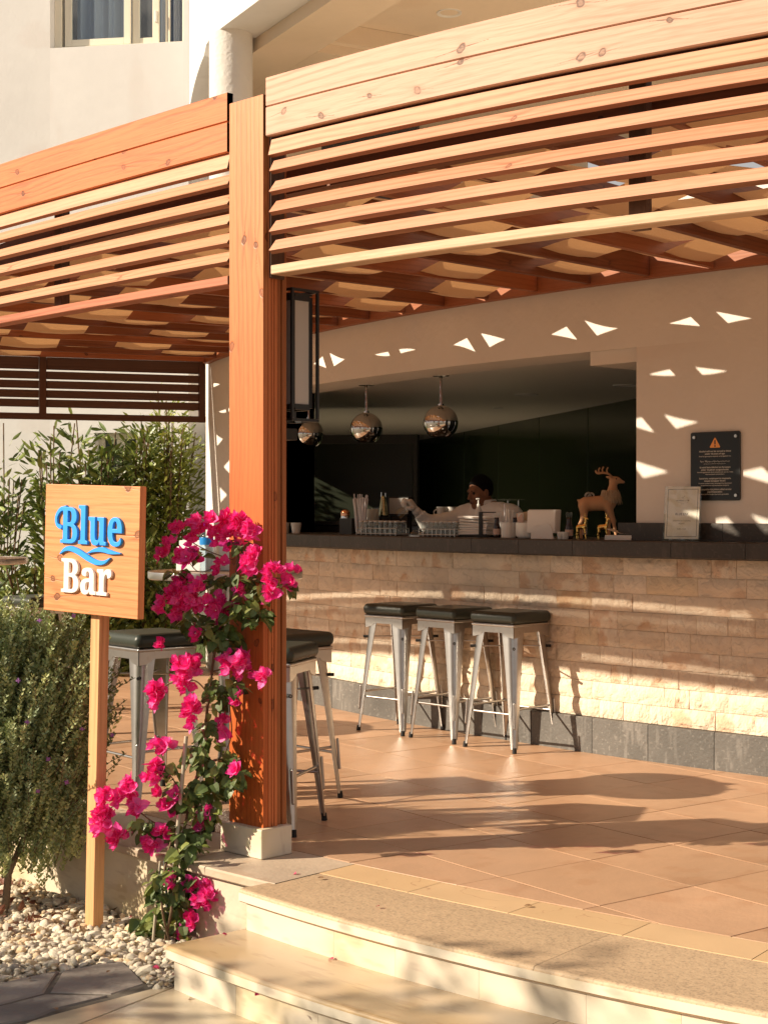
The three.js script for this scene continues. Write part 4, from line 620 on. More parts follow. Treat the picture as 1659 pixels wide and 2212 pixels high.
// ------------------------------------------------------------------ things on the counter, left to right
const X = (z, o = 1300, k = .4521) => (o + z * k) * .5573;        // measured column to picture column
{
  const cup = thing('paper_cup', 'white tapered cup beside the wooden post on the counter, half in sunlight', 'cup', CI(640, 11.9));
  part('body', lathe([[0, .003], [.027, .003], [.029, 0], [.0395, .072], [.041, .074], [.0385, .074], [.027, .008], [0, .008]], 10), M.ceramic, cup);
  dup(cup, 'paper_cup', 'white tapered cup nearest the wooden post, mostly hidden by it', 'cup', CI(615, 11.86), .4);

  const shk = thing('copper_shaker', 'small jar with copper lid in the black caddy', 'jar', CI(X(86), 11.72));
  part('jar', lathe([[0, .05], [.032, .05], [.034, .1], [.03, .125]], 22), M.chrome, shk); part('lid', lathe([[.032, .124], [.033, .145], [.026, .16], [.01, .168], [0, .168]], 22), M.copper, shk);
  const cad = thing('bar_caddy', 'black box caddy holding drinking straws on the counter', 'caddy', CI(X(150), 11.74), angOf(CI(X(150), 11.7)));
  part('box', [bx(.17, .105, .004, .001, 0, .055, .055), bx(.17, .105, .004, .001, 0, .055, -.055), bx(.004, .105, .106, .001, .083, .055, 0), bx(.004, .105, .106, .001, -.083, .055, 0), bx(.004, .105, .106, .001, 0, .055, 0), bx(.17, .006, .115, .001, 0, .003, 0)], M.blackMatt, cad);
  const r = rng(4), sg = new THREE.CylinderGeometry(.0036, .0036, .225, 8);
  for (let i = 0; i < 46; i++) { const o = thing('drinking_straw', 'clear white drinking straw in the bunch standing in the black caddy', 'straw', V(0, 0, 0), 0, 'straws in the black caddy'), c = CI(X(166 + r() * 96), 11.80 + r() * .05, CT + .122 + r() * .012 + (r() < .2 ? .025 : 0)); part('tube', sg, M.straw, o); o.position.copy(c); const sp = (c.x - CI(X(222), 11.75).x) * 3.2; o.rotation.set((r() - .5) * .16, 0, -sp + (r() - .5) * .14); }
  const ms = thing('glass_jar', 'tall ribbed clear plastic jar beside the straws', 'jar', CI(X(313), 11.66)); part('body', lathe([[0, .004], [.05, .004], [.054, .175], [.057, .177], [.055, .18], [.05, .18], [.047, .01], [0, .01]], 20), M.glass, ms); part('sleeve', lathe([[.044, .06], [.047, .172]], 20), M.frost, ms);
  const sh = thing('cocktail_shaker', 'tall tapered green steel cocktail shaker with two pour spouts', 'shaker', CI(X(412), 11.55)); part('body', lathe([[0, .12], [.035, .12], [.0355, .13], [.018, .245], [.012, .26], [0, .26]], 24), std([.42, .42, .26], .22, { metalness: 1 }), sh); part('spout', [cyl(.004, .003, .035, -.014, .25), cyl(.004, .003, .03, .014, .25)], M.chrome, sh); part('stand', cyl(.045, .045, .12, 0, 0, 0, 24), M.blackMatt, sh);
  const nd = thing('napkin_dispenser', 'grey fronted napkin dispenser on a black stand behind the glasses', 'napkin dispenser', CI(X(562), 11.42), angOf(CI(X(562), 11.4)) + R(35)); part('body', bx(.155, .125, .09, .006, 0, .19, 0), M.blackMatt, nd); part('front', bx(.14, .108, .006, .002, .004, .19, .048), std([.34, .33, .31], .5), nd); part('stand', bx(.13, .125, .08, .004, 0, .063, 0), M.blackMatt, nd);

  // wire racks of upturned shot glasses
  let g0 = null;
  const rack = (x0, x1, lab, side) => {
    const a = CI(x0, 11.88), b = CI(x1, 11.88), m = a.clone().add(b).multiplyScalar(.5), L = a.distanceTo(b), turn = -Math.atan2(b.z - a.z, b.x - a.x);
    const t = thing('glass_rack', lab, 'glass rack', m, turn), z = [];
    for (const y of [.012, .045]) for (const q of [-.05, .05]) z.push(rod(V(-L / 2, y, q), V(L / 2, y, q), .0026)); for (const y of [.012, .045]) for (const q of [-L / 2, L / 2]) z.push(rod(V(q, y, -.05), V(q, y, .05), .0026));
    for (let i = 0; i <= 8; i++) for (const q of [-.05, .05]) z.push(rod(V(lerp(-L / 2, L / 2, i / 8), .0, q), V(lerp(-L / 2, L / 2, i / 8), .05, q), .0022)); z.push(rod(V(-L / 2, .03, 0), V(-L / 2 - .025, .012, .02), .006));
    part('wire', z, M.brushed, t); part('tray', bx(L, .004, .1, .001, 0, .004, 0), M.blackMatt, t);
    for (let i = 0; i < 8; i++) for (let j = 0; j < 2; j++) {
      const q = V(lerp(-L / 2 + .022, L / 2 - .022, i / 7), .008, j ? -.025 : .026).applyAxisAngle(V(0, 1, 0), turn).add(m), lab2 = `clear shot glass standing upside down in the wire rack ${side}`;
      if (g0) { dup(g0, 'shot_glass', lab2, 'shot glass', q, i, `shot glasses in the rack ${side}`); continue; }
      g0 = thing('shot_glass', lab2, 'shot glass', q, 0, `shot glasses in the rack ${side}`); part('bowl', lathe([[.0225, 0], [.0165, .082], [.012, .086], [0, .087], [0, .074], [.0135, .072], [.0205, 0]], 16), M.glass, g0); part('base', lathe([[0, .087], [.012, .0862], [.0166, .082], [.0163, .074], [0, .0735]], 16), M.frost, g0); part('rim', lathe([[.0226, 0], [.0228, .002], [.0222, .003]], 16), M.frost, g0);  // pale frosted base and rim added to stand in for sparkle on the glass
    }
  };
  rack(X(236), X(572), 'wire rack of clear shot glasses beside the straw caddy', 'beside the straw caddy'); rack(X(770), X(1076), 'wire rack of clear shot glasses in front of the bartender', 'in front of the bartender');
  const dome = (x, rr, s, n, l) => { const o = thing(n, l, 'glass dome', CI(x, rr)); part('cover', T(new THREE.SphereGeometry(s, 24, 12, 0, 7, 0, Math.PI / 2).scale(1, .8, 1), 0, .008, 0), M.glass, o); part('plate', cyl(s * 1.1, s * 1.1, .006, 0, 0, 0, 24), M.brushed, o); return o; };
  dome(X(694), 11.95, .04, 'glass_dome', 'small clear glass dome between the two wire glass racks');
  const big = dome(X(1152), 11.6, .052, 'glass_dome', 'clear glass dome behind the pile of napkins'); big.position.y += .05; part('stand', cyl(.03, .04, .052, 0, -.051, 0, 20), M.blackMatt, big);
  // pile of napkins
  const np = CI(X(1225), 11.8), nap = thing('napkin_pile', 'big pile of cream napkins on a black tray with dark strap', 'napkins', np, angOf(np) + R(14)), rr = rng(12);
  part('tray', bx(.235, .012, .15, .003, 0, .008, 0), M.blackMatt, nap); for (let k = 0; k < 7; k++) { const gq = new RoundedBoxGeometry(.205 - rr() * .012, .0135, .13, 4, .005), pp = gq.attributes.position; for (let i = 0; i < pp.count; i++) { const x = pp.getX(i); pp.setY(i, pp.getY(i) + (k > 3 ? (k - 3) * .004 * Math.sin(x * 24 + k * .7) : .001 * Math.sin(x * 30 + k))); } gq.computeVertexNormals(); part('napkin', gq, M.paper, nap, V((rr() - .5) * .012, .022 + k * .0142, 0), [0, (rr() - .5) * .06, (rr() - .5) * .03]); }
  part('strap', [bx(.026, .15, .006, .002, .065, .075, .072), bx(.026, .006, .15, .002, .065, .148, 0)], M.blackMatt, nap);
  const sb = thing('spray_bottle', 'white slender pump bottle standing behind the napkin pile', 'bottle', CI(X(1226), 11.5)); part('body', lathe([[0, 0], [.03, 0], [.032, .03], [.03, .14], [.012, .18], [.01, .2], [0, .2]], 22), M.white, sb); part('pump', [cyl(.005, .005, .028, 0, .2, 0, 10), bx(.022, .01, .012, .003, -.004, .232, 0)], M.white, sb);
  const wineG = (x, l, rr2 = 11.8) => { const o = thing('dark_bottle', l, 'bottle', CI(x, rr2)); part('body', lathe([[0, .001], [.021, .001], [.022, .01], [.022, .06], [.016, .078], [.013, .11], [.0145, .118], [0, .118]], 20), M.syrup, o); part('label', lathe([[.0224, .018], [.0224, .052]], 20), M.label, o); part('stopper', lathe([[.0145, .119], [.017, .124], [.019, .142], [.016, .15], [0, .15]], 18), M.glass, o); return o; };
  wineG(X(1382), 'dark syrup bottle at the right end of the napkin tray', 11.85);
  const Y = (z) => (1900 + z * .2411) * .5573;
  const st = thing('stirrer_cup', 'white round cup full of wooden stirrers next to the napkin tray', 'cup', CI(Y(292), 11.86)); part('cup', lathe([[0, 0], [.041, 0], [.043, .004], [.043, .09], [.04, .09], [.039, .006], [0, .006]], 28), M.ceramic, st); const r5 = rng(9); for (let k = 0; k < 11; k++) part('stirrer', bx(.007, .13, .0016, .0005, 0, 0, 0), M.paper, st, V((r5() - .5) * .05, .085 + r5() * .02, (r5() - .5) * .04), [(r5() - .5) * .25, r5() * 3, (r5() - .5) * .25]);
  const stb = thing('clear_stirrer', 'clear stirrer rod standing in the cup of wooden stirrers', 'stirrer', CI(Y(238), 11.84, CT + .06)); part('rod', rod(V(0, 0, 0), V(-.004, .14, 0), .004), M.straw, stb);
  wineG(Y(400), 'dark sauce bottle with cream label between the stirrer cup and sugar bowl'); wineG(Y(500), 'dark sauce bottle with reddish top behind the sugar bowl', 11.7);
  const su = thing('sugar_bowl', 'white ribbed bowl filled with paper sugar sachets', 'sugar bowl', CI(Y(605), 11.9)); part('bowl', lathe([[0, 0], [.058, 0], [.062, .008], [.0715, .02], [.0715, .088], [.073, .09], [.0685, .09], [.067, .022], [0, .01]], 36), M.ceramic, su); const r6 = rng(21); for (let k = 0; k < 26; k++) part('sachet', bx(.034, .075, .0022, .0008, 0, 0, 0), k === 0 ? M.red : [M.kraft, M.paper, M.label][k % 3], su, V((r6() - .5) * .105, .095 + r6() * .02, (r6() - .5) * .07), [(r6() - .5) * .5, (r6() - .5) * 1.2, (r6() - .5) * .6]);
  const hp = CI(Y(880), 11.9), h = thing('napkin_holder', 'white napkin holder with a fat block of napkins leaning in it', 'napkin holder', hp, angOf(hp) + R(22)); part('base', bx(.135, .006, .1, .002, 0, .003, 0), M.white, h); part('face', T(new THREE.ExtrudeGeometry((() => { const s = new THREE.Shape(); s.moveTo(-.066, 0); s.lineTo(.066, 0); s.lineTo(.06, .05); s.bezierCurveTo(.03, .12, -.01, .05, -.035, .07); s.quadraticCurveTo(-.06, .07, -.066, .04); return s; })(), { depth: .003, bevelEnabled: false }), 0, .004, .046), M.white, h); for (let k = 0; k < 14; k++) part('napkin', bx(.165 - (k % 3) * .004, .125 + (k % 4) * .002, .0048, .001, 0, 0, 0), M.paper, h, V(.004 * (k % 3) - .01, .096 + (k % 2) * .002, .036 - k * .0062), [R(-4 - k * .3), 0, 0]);
  const cc = thing('candle_cup', 'tiny white cup shining in the sun beside the napkin holder', 'small cup', CI(Y(1130), 11.92)); part('cup', lathe([[0, 0], [.018, 0], [.0215, .04], [.019, .04], [.016, .004], [0, .004]], 20), M.ceramic, cc); dup(cc, 'candle_cup', 'tiny white cup in shade between its twin and the dark bottle', 'small cup', CI(Y(1200), 11.92), 1);
  wineG(Y(1262), 'dark sauce bottle left of the golden deer figurines', 11.88); wineG(Y(1492), 'dark bottle hidden behind the two golden deer figurines', 11.5);
  const bk = CI(X(1465, 1700, .4822), 11.9), book = thing('paper_stack', 'small stack of papers with a curled top sheet at the right end of the bar', 'papers', bk, angOf(bk) + R(15)); for (let k = 0; k < 3; k++) part('booklet', bx(.15, .008, .1, .001, 0, .005 + k * .0085, 0), k === 2 ? M.paper : M.white, book, null, [0, k * .05, 0]); { const g = new THREE.PlaneGeometry(.14, .09, 10, 1), p = g.attributes.position; g.rotateX(-Math.PI / 2); for (let i = 0; i < p.count; i++) p.setY(i, .032 + .9 * Math.pow((.07 - p.getX(i)) * .9, 2) * 2); g.computeVertexNormals(); part('sheet', g, phy([.78, .75, .7], .9, { side: THREE.DoubleSide }), book); }
  // behind the bar
  const c0 = at(540, 1120, 11.1), bc = thing('back_counter', 'low black back counter standing behind the bartender', 'counter', V(.32, 0, -11.15), R(-38)); part('cabinet', bx(1.9, 1.2, .4, .004, 0, .6, 0), M.black, bc); part('top', bx(1.94, .03, .44, .004, 0, 1.216, 0), M.blackMatt, bc);
  const tr = thing('mug_tray', 'yellow green edged tray holding white mugs behind the bartender', 'tray', V(at(960 * .4521 * .5573 + 724.5, 0, 10.9).x, 1.232, -10.9), R(-20)); part('plate', bx(.36, .014, .2, .005, 0, .012, 0), std([.30, .30, .05], .5), tr); part('rim', bx(.37, .008, .21, .003, 0, .003, 0), M.white, tr);
  let mug = null; for (const [x, l] of [[915, 'white mug with its handle to the left, first on the tray'], [1000, 'white mug in the middle of the tray'], [1068, 'white mug on the tray nearest the shoulder of the bartender']]) { const p = at(X(x), 0, 10.9); if (mug) { dup(mug, 'white_mug', l, 'mug', V(p.x, 1.252, p.z), .5, 'white mugs on the tray'); continue; } mug = thing('white_mug', l, 'mug', V(p.x, 1.252, p.z), 0, 'white mugs on the tray'); part('body', lathe([[0, 0], [.034, 0], [.037, .004], [.040, .085], [.037, .085], [.033, .006], [0, .006]], 24), M.ceramic, mug); part('handle', T(new THREE.TorusGeometry(.023, .005, 8, 20, Math.PI), -.036, .043, 0, 0, 0, Math.PI / 2), M.ceramic, mug); }
  const gr = thing('chrome_shelf', 'small chrome and glass shelf behind the shoulder of the bartender', 'shelf', V(at(X(1455), 0, 10.9).x, 1.232, -10.9), R(-25)); part('post', [rod(V(-.1, 0, 0), V(-.1, .15, 0), .006), rod(V(.1, 0, 0), V(.1, .15, 0), .006), rod(V(.02, 0, 0), V(.02, .15, 0), .006)], M.chrome, gr); part('shelf', bx(.26, .008, .14, .002, 0, .154, 0), M.glass, gr);
}
// ------------------------------------------------------------------ the bartender
{
  const O = [.80, .003, -10.15], p = thing('person', 'person behind the bar in a white shirt and white glove reaching out with a glass', 'person', V(...O));
  const W = (a) => [a[0] - O[0], a[1] - O[1], a[2] - O[2]];
  const J = Object.fromEntries(Object.entries({ pel: [.95, .87, -10.2], waist: [.87, 1.02, -10.17], chest: [.735, 1.195, -10.11], nb: [.685, 1.325, -10.1], nk: [.65, 1.38, -10.1], sR: [.555, 1.27, -10.2], eR: [.285, 1.222, -10.03], wR: [.212, 1.305, -9.96], sL: [.825, 1.262, -9.97], eL: [.93, 1.02, -9.97], wL: [.82, .93, -9.76], hR: [.90, .86, -10.28], kR: [.85, .47, -10.2], aR: [.93, .08, -10.3], tR: [.80, .03, -10.23], hL: [.98, .86, -10.1], kL: [.94, .47, -10.0], aL: [1.0, .08, -10.1], tL: [.87, .03, -10.03] }).map(([k, v]) => [k, W(v)]));
  const c = (x, y, z, a, b, ra, rb) => cap(x, y, z, J[a], J[b], ra, rb);
  const torso = (x, y, z, e) => { let d = c(x, y, z, 'pel', 'waist', .135 + e, .125 + e); d = smin(d, c(x, y, z, 'waist', 'chest', .12 + e, .135 + e), .08); d = smin(d, c(x, y, z, 'sR', 'sL', .062 + e, .066 + e), .09); return smin(d, Math.min(c(x, y, z, 'sL', 'nb', .058 + e, .046 + e), c(x, y, z, 'sR', 'nb', .055 + e, .046 + e)), .05); };
  const armR = (x, y, z, e) => smin(c(x, y, z, 'sR', 'eR', .048 + e, .036 + e), c(x, y, z, 'eR', 'wR', .036 + e, .024 + e), .03);
  const armL = (x, y, z, e) => smin(c(x, y, z, 'sL', 'eL', .048 + e, .036 + e), c(x, y, z, 'eL', 'wL', .036 + e, .024 + e), .03);
  const legs = (x, y, z, e) => { let d = 9; for (const s of ['R', 'L']) { let q = smin(c(x, y, z, 'h' + s, 'k' + s, .085 + e, .056 + e), c(x, y, z, 'k' + s, 'a' + s, .054 + e, .036 + e), .04); d = Math.min(d, q); } return d; };
  const feet = (x, y, z, e) => Math.min(c(x, y, z, 'aR', 'tR', .04 + e, .03 + e), c(x, y, z, 'aL', 'tL', .04 + e, .03 + e));
  const body = (x, y, z) => { let d = smin(torso(x, y, z, 0), smin(armR(x, y, z, 0), armL(x, y, z, 0), .02), .05); d = smin(d, legs(x, y, z, 0), .05); d = smin(d, feet(x, y, z, 0), .03); return smin(d, c(x, y, z, 'nb', 'nk', .056, .052), .05); };
  const fingers = (w, k, dir, curl, th, sgn) => {                  // palm and five fingers as chains of short bones
    const B = []; B.push([w, k.map((v, i) => lerp(w[i], v, .9)), .021, .024]);
    for (let i = 0; i < 4; i++) { const o = (i - 1.5) * .0185, len = [.9, 1, .95, .75][i], q0 = [k[0], k[1], k[2] + o], q1 = [q0[0] + dir[0] * .036 * len, q0[1] + dir[1] * .036 * len, q0[2] + o * .1], q2 = [q1[0] + curl[0] * .024 * len, q1[1] + curl[1] * .024 * len, q1[2]], q3 = [q2[0] + (curl[0] * .4 - dir[0] * .6) * .022 * len, q2[1] + (curl[1] * .9 - dir[1] * .2) * .022 * len, q2[2]]; B.push([[lerp(w[0], q0[0], .5), lerp(w[1], q0[1], .5), lerp(w[2], q0[2], .8)], q0, .011, .0105], [q0, q1, .0102, .0092], [q1, q2, .0092, .0084], [q2, q3, .0084, .0072]); }
    const t0 = [lerp(w[0], k[0], .4), lerp(w[1], k[1], .4), w[2] + sgn * .024]; B.push([t0, th[0], .013, .0105], [th[0], th[1], .0105, .0085]); return B;
  };
  const hR = fingers(J.wR, W([.163, 1.366, -9.95]), [-.93, .3], [-.35, -.95], [W([.172, 1.322, -9.918]), W([.148, 1.326, -9.922])], 1), hL = fingers(J.wL, W([.77, .91, -9.69]), [-.9, -.2], [-.3, -.95], [W([.80, .92, -9.66]), W([.785, .90, -9.65])], 1);
  const hand = (B, e) => (x, y, z) => { let d = 9; for (const b of B) d = smin(d, cap(x, y, z, b[0], b[1], b[2] + e, b[3] + e), .006); return d; };
  const box = (B, m) => { const lo = [9, 9, 9], hi = [-9, -9, -9]; for (const b of B) for (const q of [b[0], b[1]]) for (let i = 0; i < 3; i++) { lo[i] = Math.min(lo[i], q[i] - m); hi[i] = Math.max(hi[i], q[i] + m); } return [lo, hi]; };
  const headF = (x, y, z) => {
    let d = ell(x, y, z, [0, .03, -.015], [.074, .096, .094]); d = smin(d, ell(x, y, z, [0, -.04, .032], [.057, .075, .058]), .04); d = smin(d, cap(x, y, z, [-.012, -.098, .06], [.012, -.098, .06], .021, .021), .03);
    d = smin(d, cap(x, y, z, [-.036, .026, .078], [.036, .026, .078], .011, .011), .02); for (const s of [-1, 1]) d = smin(d, ell(x, y, z, [s * .043, -.022, .062], [.02, .017, .02]), .02);
    for (const s of [-1, 1]) d = -smin(-d, ell(x, y, z, [s * .031, .008, .1], [.018, .011, .02]), .012);
    d = smin(d, cap(x, y, z, [0, .014, .09], [0, -.026, .112], .008, .0125), .01); for (const s of [-1, 1]) d = smin(d, ell(x, y, z, [s * .011, -.028, .104], [.009, .008, .01]), .006);
    for (const s of [-1, 1]) { let e = ell(x, y, z, [s * .077, -.004, -.006], [.011, .033, .021]); e = Math.max(e, -ell(x, y, z, [s * .089, -.002, 0], [.008, .02, .011])); d = smin(d, e, .008); }
    d = smin(d, cap(x, y, z, [-.017, -.056, .088], [.017, -.056, .088], .0075, .0075), .008); d = smin(d, cap(x, y, z, [-.014, -.068, .087], [.014, -.068, .087], .008, .008), .008);
    return smin(d, cap(x, y, z, [0, -.05, -.025], [.0, -.16, -.045], .05, .053), .035);
  };
  const hd = new THREE.Object3D(); hd.position.set(...W([.632, 1.427, -10.085])); hd.scale.setScalar(.85); hd.up.set(-.05, 1, 0); hd.lookAt(hd.position.clone().add(V(-.82, -.17, .55))); hd.updateMatrix();
  const head = iso(headF, [-.11, -.2, -.13], [.11, .15, .14], .0062).applyMatrix4(hd.matrix);
  const bd = iso(body, [-.62, -.03, -.26], [.32, 1.42, .5], .014);
  part('body', [bd, head, iso(hand(hR, 0), ...box(hR, .03), .0035), iso(hand(hL, 0), ...box(hL, .03), .005)], M.skin, p);
  const put = (n, g, m) => part(n, g.applyMatrix4(hd.matrix), m, p);
  const nz = lattice(5);
  put('hair', iso((x, y, z) => { const o = ell(x, y, z, [0, .036, -.02], [.083, .106, .1]) + .004 * (nz(x * 90 + 50, z * 90 + y * 60 + 50) - .5), h = lerp(-.055, .078, sstep(-.05, .075, z)) - .012 * Math.abs(x / .07), s = Math.max(Math.abs(x) - .02, 0) * 0; return Math.max(o, h - y + s); }, [-.11, -.12, -.14], [.11, .16, .11], .0055), M.hair);
  for (const s of [-1, 1]) { put('eye', new THREE.SphereGeometry(.0105, 14, 10).translate(s * .031, .008, .083), M.eye); put('eyebrow', rod(V(s * .016, .027, .0915), V(s * .046, .027, .076), .0042, .003), M.hair); }
  put('lips', mergeGeometries([rod(V(-.019, -.0585, .0945), V(.019, -.0585, .0945), .0032), rod(V(-.016, -.0665, .094), V(.016, -.0665, .094), .0042)]), M.lip);
  const wr = lattice(31), wrinkle = (x, y, z) => .007 * (wr(x * 22 + 40, y * 14 + z * 18 + 60) - .5) + .004 * (wr(x * 50 + 40, y * 34 + z * 40 + 60) - .5);
  part('shirt', iso((x, y, z) => { let d = smin(torso(x, y, z, .012), smin(armR(x, y, z, .014), armL(x, y, z, .014), .02), .05) + wrinkle(x, y, z); const wx = x - J.wR[0], wy = y - J.wR[1]; d = Math.max(d, (wx * -.66 + wy * .75) + .03 > 0 && wx < .05 && wx > -.2 ? (wx * -.66 + wy * .75) + .028 : -9, .84 - y); const n = Math.hypot(x - J.nb[0], (y - J.nb[1] - .04) * .7, z - J.nb[2]); return Math.max(d, .058 - n); }, [-.62, .8, -.3], [.32, 1.36, .5], .012), M.shirt, p);
  const col1 = new THREE.Object3D(); col1.position.set(...J.nb); col1.position.y -= .005; col1.up.set(-.15, 1, 0); col1.lookAt(col1.position.clone().add(V(-.82, -.1, .55))); col1.updateMatrix();
  part('collar', new THREE.CylinderGeometry(.06, .083, .062, 28, 1, true, .42, Math.PI * 2 - .84).translate(0, .028, 0).applyMatrix4(col1.matrix), std([.72, .70, .68], .85, { side: THREE.DoubleSide }), p);
  part('trousers', iso((x, y, z) => { let d = smin(legs(x, y, z, .016), c(x, y, z, 'pel', 'waist', .142, .13), .05); return Math.max(d, y - .93, .06 - y); }, [-.3, .02, -.36], [.42, 1.0, .32], .018), M.trousers, p);
  for (const s of ['R', 'L']) part('shoe', iso((x, y, z) => Math.max(c(x, y, z, 'a' + s, 't' + s, .048, .038), -y + .001), [-.3, -.02, -.36], [.42, .16, .32], .012), M.rubber, p);
  part('glove', iso((x, y, z) => Math.min(hand(hR, .0025)(x, y, z), cap(x, y, z, J.wR, J.wR.map((v, i) => lerp(v, J.eR[i], .3)), .0295, .034)), ...box([...hR, [J.wR, J.wR.map((v, i) => lerp(v, J.eR[i], .3))]], .045), .0038), M.glove, p);
  const gl = thing('tumbler', 'clear drinking glass held downwards in the white gloved hand of the bartender', 'drinking glass', V(.158, 1.338, -9.945)); const gm = part('body', lathe([[0, 0], [.02, 0], [.021, .004], [.031, .115], [.0295, .115], [.0195, .006], [0, .006]], 24), M.glass, gl); gm.rotation.z = R(128); gm.position.set(.022, .012, 0);
}

// ------------------------------------------------------------------ deer ornaments (unit height, facing +x)
{
  const B = [[[-.17, .475, 0], [.13, .49, 0], .098, .105], [[.14, .51, 0], [.185, .66, 0], .085, .062], [[.185, .66, 0], [.2, .79, 0], .058, .05], [[.195, .80, 0], [.25, .80, 0], .048, .038], [[.25, .795, 0], [.315, .775, 0], .036, .023], [[-.24, .50, 0], [-.285, .53, 0], .02, .012]];
  for (const s of [-1, 1]) B.push([[-.2, .45, s * .045], [-.2, .31, s * .06], .075, .042], [[-.2, .31, s * .06], [-.255, .19, s * .062], .038, .021], [[-.255, .19, s * .062], [-.235, .012, s * .065], .021, .02], [[.13, .44, s * .045], [.165 + s * .03, .25, s * .055], .058, .03], [[.165 + s * .03, .25, s * .055], [.19 + s * .05, .012, s * .06], .027, .019]);
  const f = (x, y, z) => { let d = 9; for (const b of B) d = smin(d, cap(x, y, z, b[0], b[1], b[2], b[3]), .035); for (const s of [-1, 1]) d = smin(d, ell(x * .95 - y * .3, y * .95 + x * .3, z, [.14 * .95 - .835 * .3, .835 * .95 + .14 * .3, s * .055], [.05, .018, .014]), .012); return Math.max(d, -y); };
  const bodyG = iso(f, [-.34, -.02, -.16], [.38, .93, .16], .011);
  const antler = (s, k) => { const o = V(.175, .845, s * .022), a = (x, y, z, r) => [V(...[x, y, z * s]), r], T2 = []; const q = [o, V(.13, .885, s * .05), V(.06, .90, s * .075), V(-.02, .895, s * .08), V(-.045, .93, s * .075)]; T2.push(tube(q, .0135, 20, 7)); for (const [x, h, y] of [[.12, .085, .888], [.06, .08, .9], [.01, .07, .897]]) T2.push(tube([V(x, y, s * .06), V(x - .012, y + h * .5, s * .068), V(x + .004, y + h, s * .066)], .011, 8, 6)); return T2; };
  const c0 = CI(X(1285, 1700, .4822), 11.72), deer = thing('deer_ornament', 'tall brown felt deer with fur collar, antlers and bow standing on the counter', 'deer ornament', c0, R(-8)); deer.scale.setScalar(.41);
  part('body', bodyG, M.deer, deer); for (const s of [-1, 1]) { part('antler', antler(s), M.deer, deer); part('eye', new THREE.SphereGeometry(.012, 12, 8), M.eye, deer, V(.235, .815, s * .042)); }
  part('nose', new THREE.SphereGeometry(.018, 12, 8), std([.5, .28, .17], .5), deer, V(.333, .772, 0));
  const r = rng(2), fur = [iso((x, y, z) => ell(x, y, z, [.15, .55, 0], [.115, .125, .12]) + .015 * N1(x * 60 + 40, y * 25 + z * 60 + 40), [-.02, .36, -.16], [.32, .72, .16], .013)];
  for (let k = 0; k < 260; k++) { const a = r() * 6.28, h = .1 * (r() - .3), R0 = .085 + r() * .035, p0 = V(.16 + R0 * Math.cos(a), .6 + h, R0 * Math.sin(a)), p1 = p0.clone().add(V(.035 * Math.cos(a) + (r() - .5) * .03, -.06 - r() * .08, .035 * Math.sin(a) + (r() - .5) * .03)); fur.push(rod(p0, p1, .008, .001, 4)); }
  part('fur_collar', fur, M.fur, deer);
  part('bow', [T(new THREE.TorusGeometry(.035, .013, 8, 16), -.15, .6, .03, .8, .5, 0), T(new THREE.TorusGeometry(.03, .012, 8, 16), -.09, .595, -.01, .5, -.6, 0), T(new THREE.SphereGeometry(.02, 10, 8), -.12, .6, .01)], M.bow, deer);
  const f2 = (x, y, z) => { let d = f(x, y, z); for (const s of [-1, 1]) d = smin(d, cap(x, y, z, [.17, .84, s * .03], [.15 + s * .06, .995, s * .06], .02, .008), .02); return d; };
  const c1 = CI(X(1150, 1700, .4822), 11.93), g1 = thing('golden_deer', 'small shiny golden deer figurine, left one of the pair on the bar', 'figurine', c1, R(-30)); g1.scale.setScalar(.143);
  part('body', iso(f2, [-.34, -.02, -.18], [.38, 1.02, .18], .014).scale(.8, 1, 1), M.gold, g1);
  dup(g1, 'golden_deer', 'small shiny golden deer figurine, right one of the pair in front of the big deer', 'figurine', CI(X(1322, 1700, .4822), 11.93), R(-22), null, .143);
}
// ------------------------------------------------------------------ leaves
function leafShape(L, W, fold, droop, n = 4, heart = 0) {
  const P = [], U = [], t3 = (...v) => v.forEach((p) => { P.push(...p); U.push(p[0] / W + .5, p[2] / L); }), prof = (t) => W / 2 * Math.pow(Math.sin(Math.PI * Math.pow(t, heart ? .62 : .85)), heart ? .75 : .9);
  const mid = (t) => [0, -droop * t * t, t * L], side = (t, s) => { const w = t <= 0 || t >= 1 ? 0 : prof(t); return [s * w, -droop * t * t + fold * w, t * L - (heart && t < .3 ? heart * w * .3 : 0)]; };
  for (let i = 0; i < n; i++) { const a = i / n, b = (i + 1) / n; for (const s of [-1, 1]) { if (i > 0) t3(mid(a), side(a, s), side(b, s)); if (i < n - 1) t3(mid(a), side(b, s), mid(b)); else t3(mid(a), side(a, s), mid(b)); } }
  const g = new THREE.BufferGeometry(); g.setAttribute('position', new THREE.Float32BufferAttribute(P, 3)); g.setAttribute('uv', new THREE.Float32BufferAttribute(U, 2)); g.computeVertexNormals(); return g;
}
const qz = (d, roll) => new THREE.Quaternion().setFromUnitVectors(V(0, 0, 1), d.clone().normalize()).multiply(new THREE.Quaternion().setFromAxisAngle(V(0, 0, 1), roll));
const one = V(1, 1, 1), sph = (r) => { const z = r() * 2 - 1, a = r() * 6.2832, s = Math.sqrt(1 - z * z); return V(s * Math.cos(a), z, s * Math.sin(a)); };

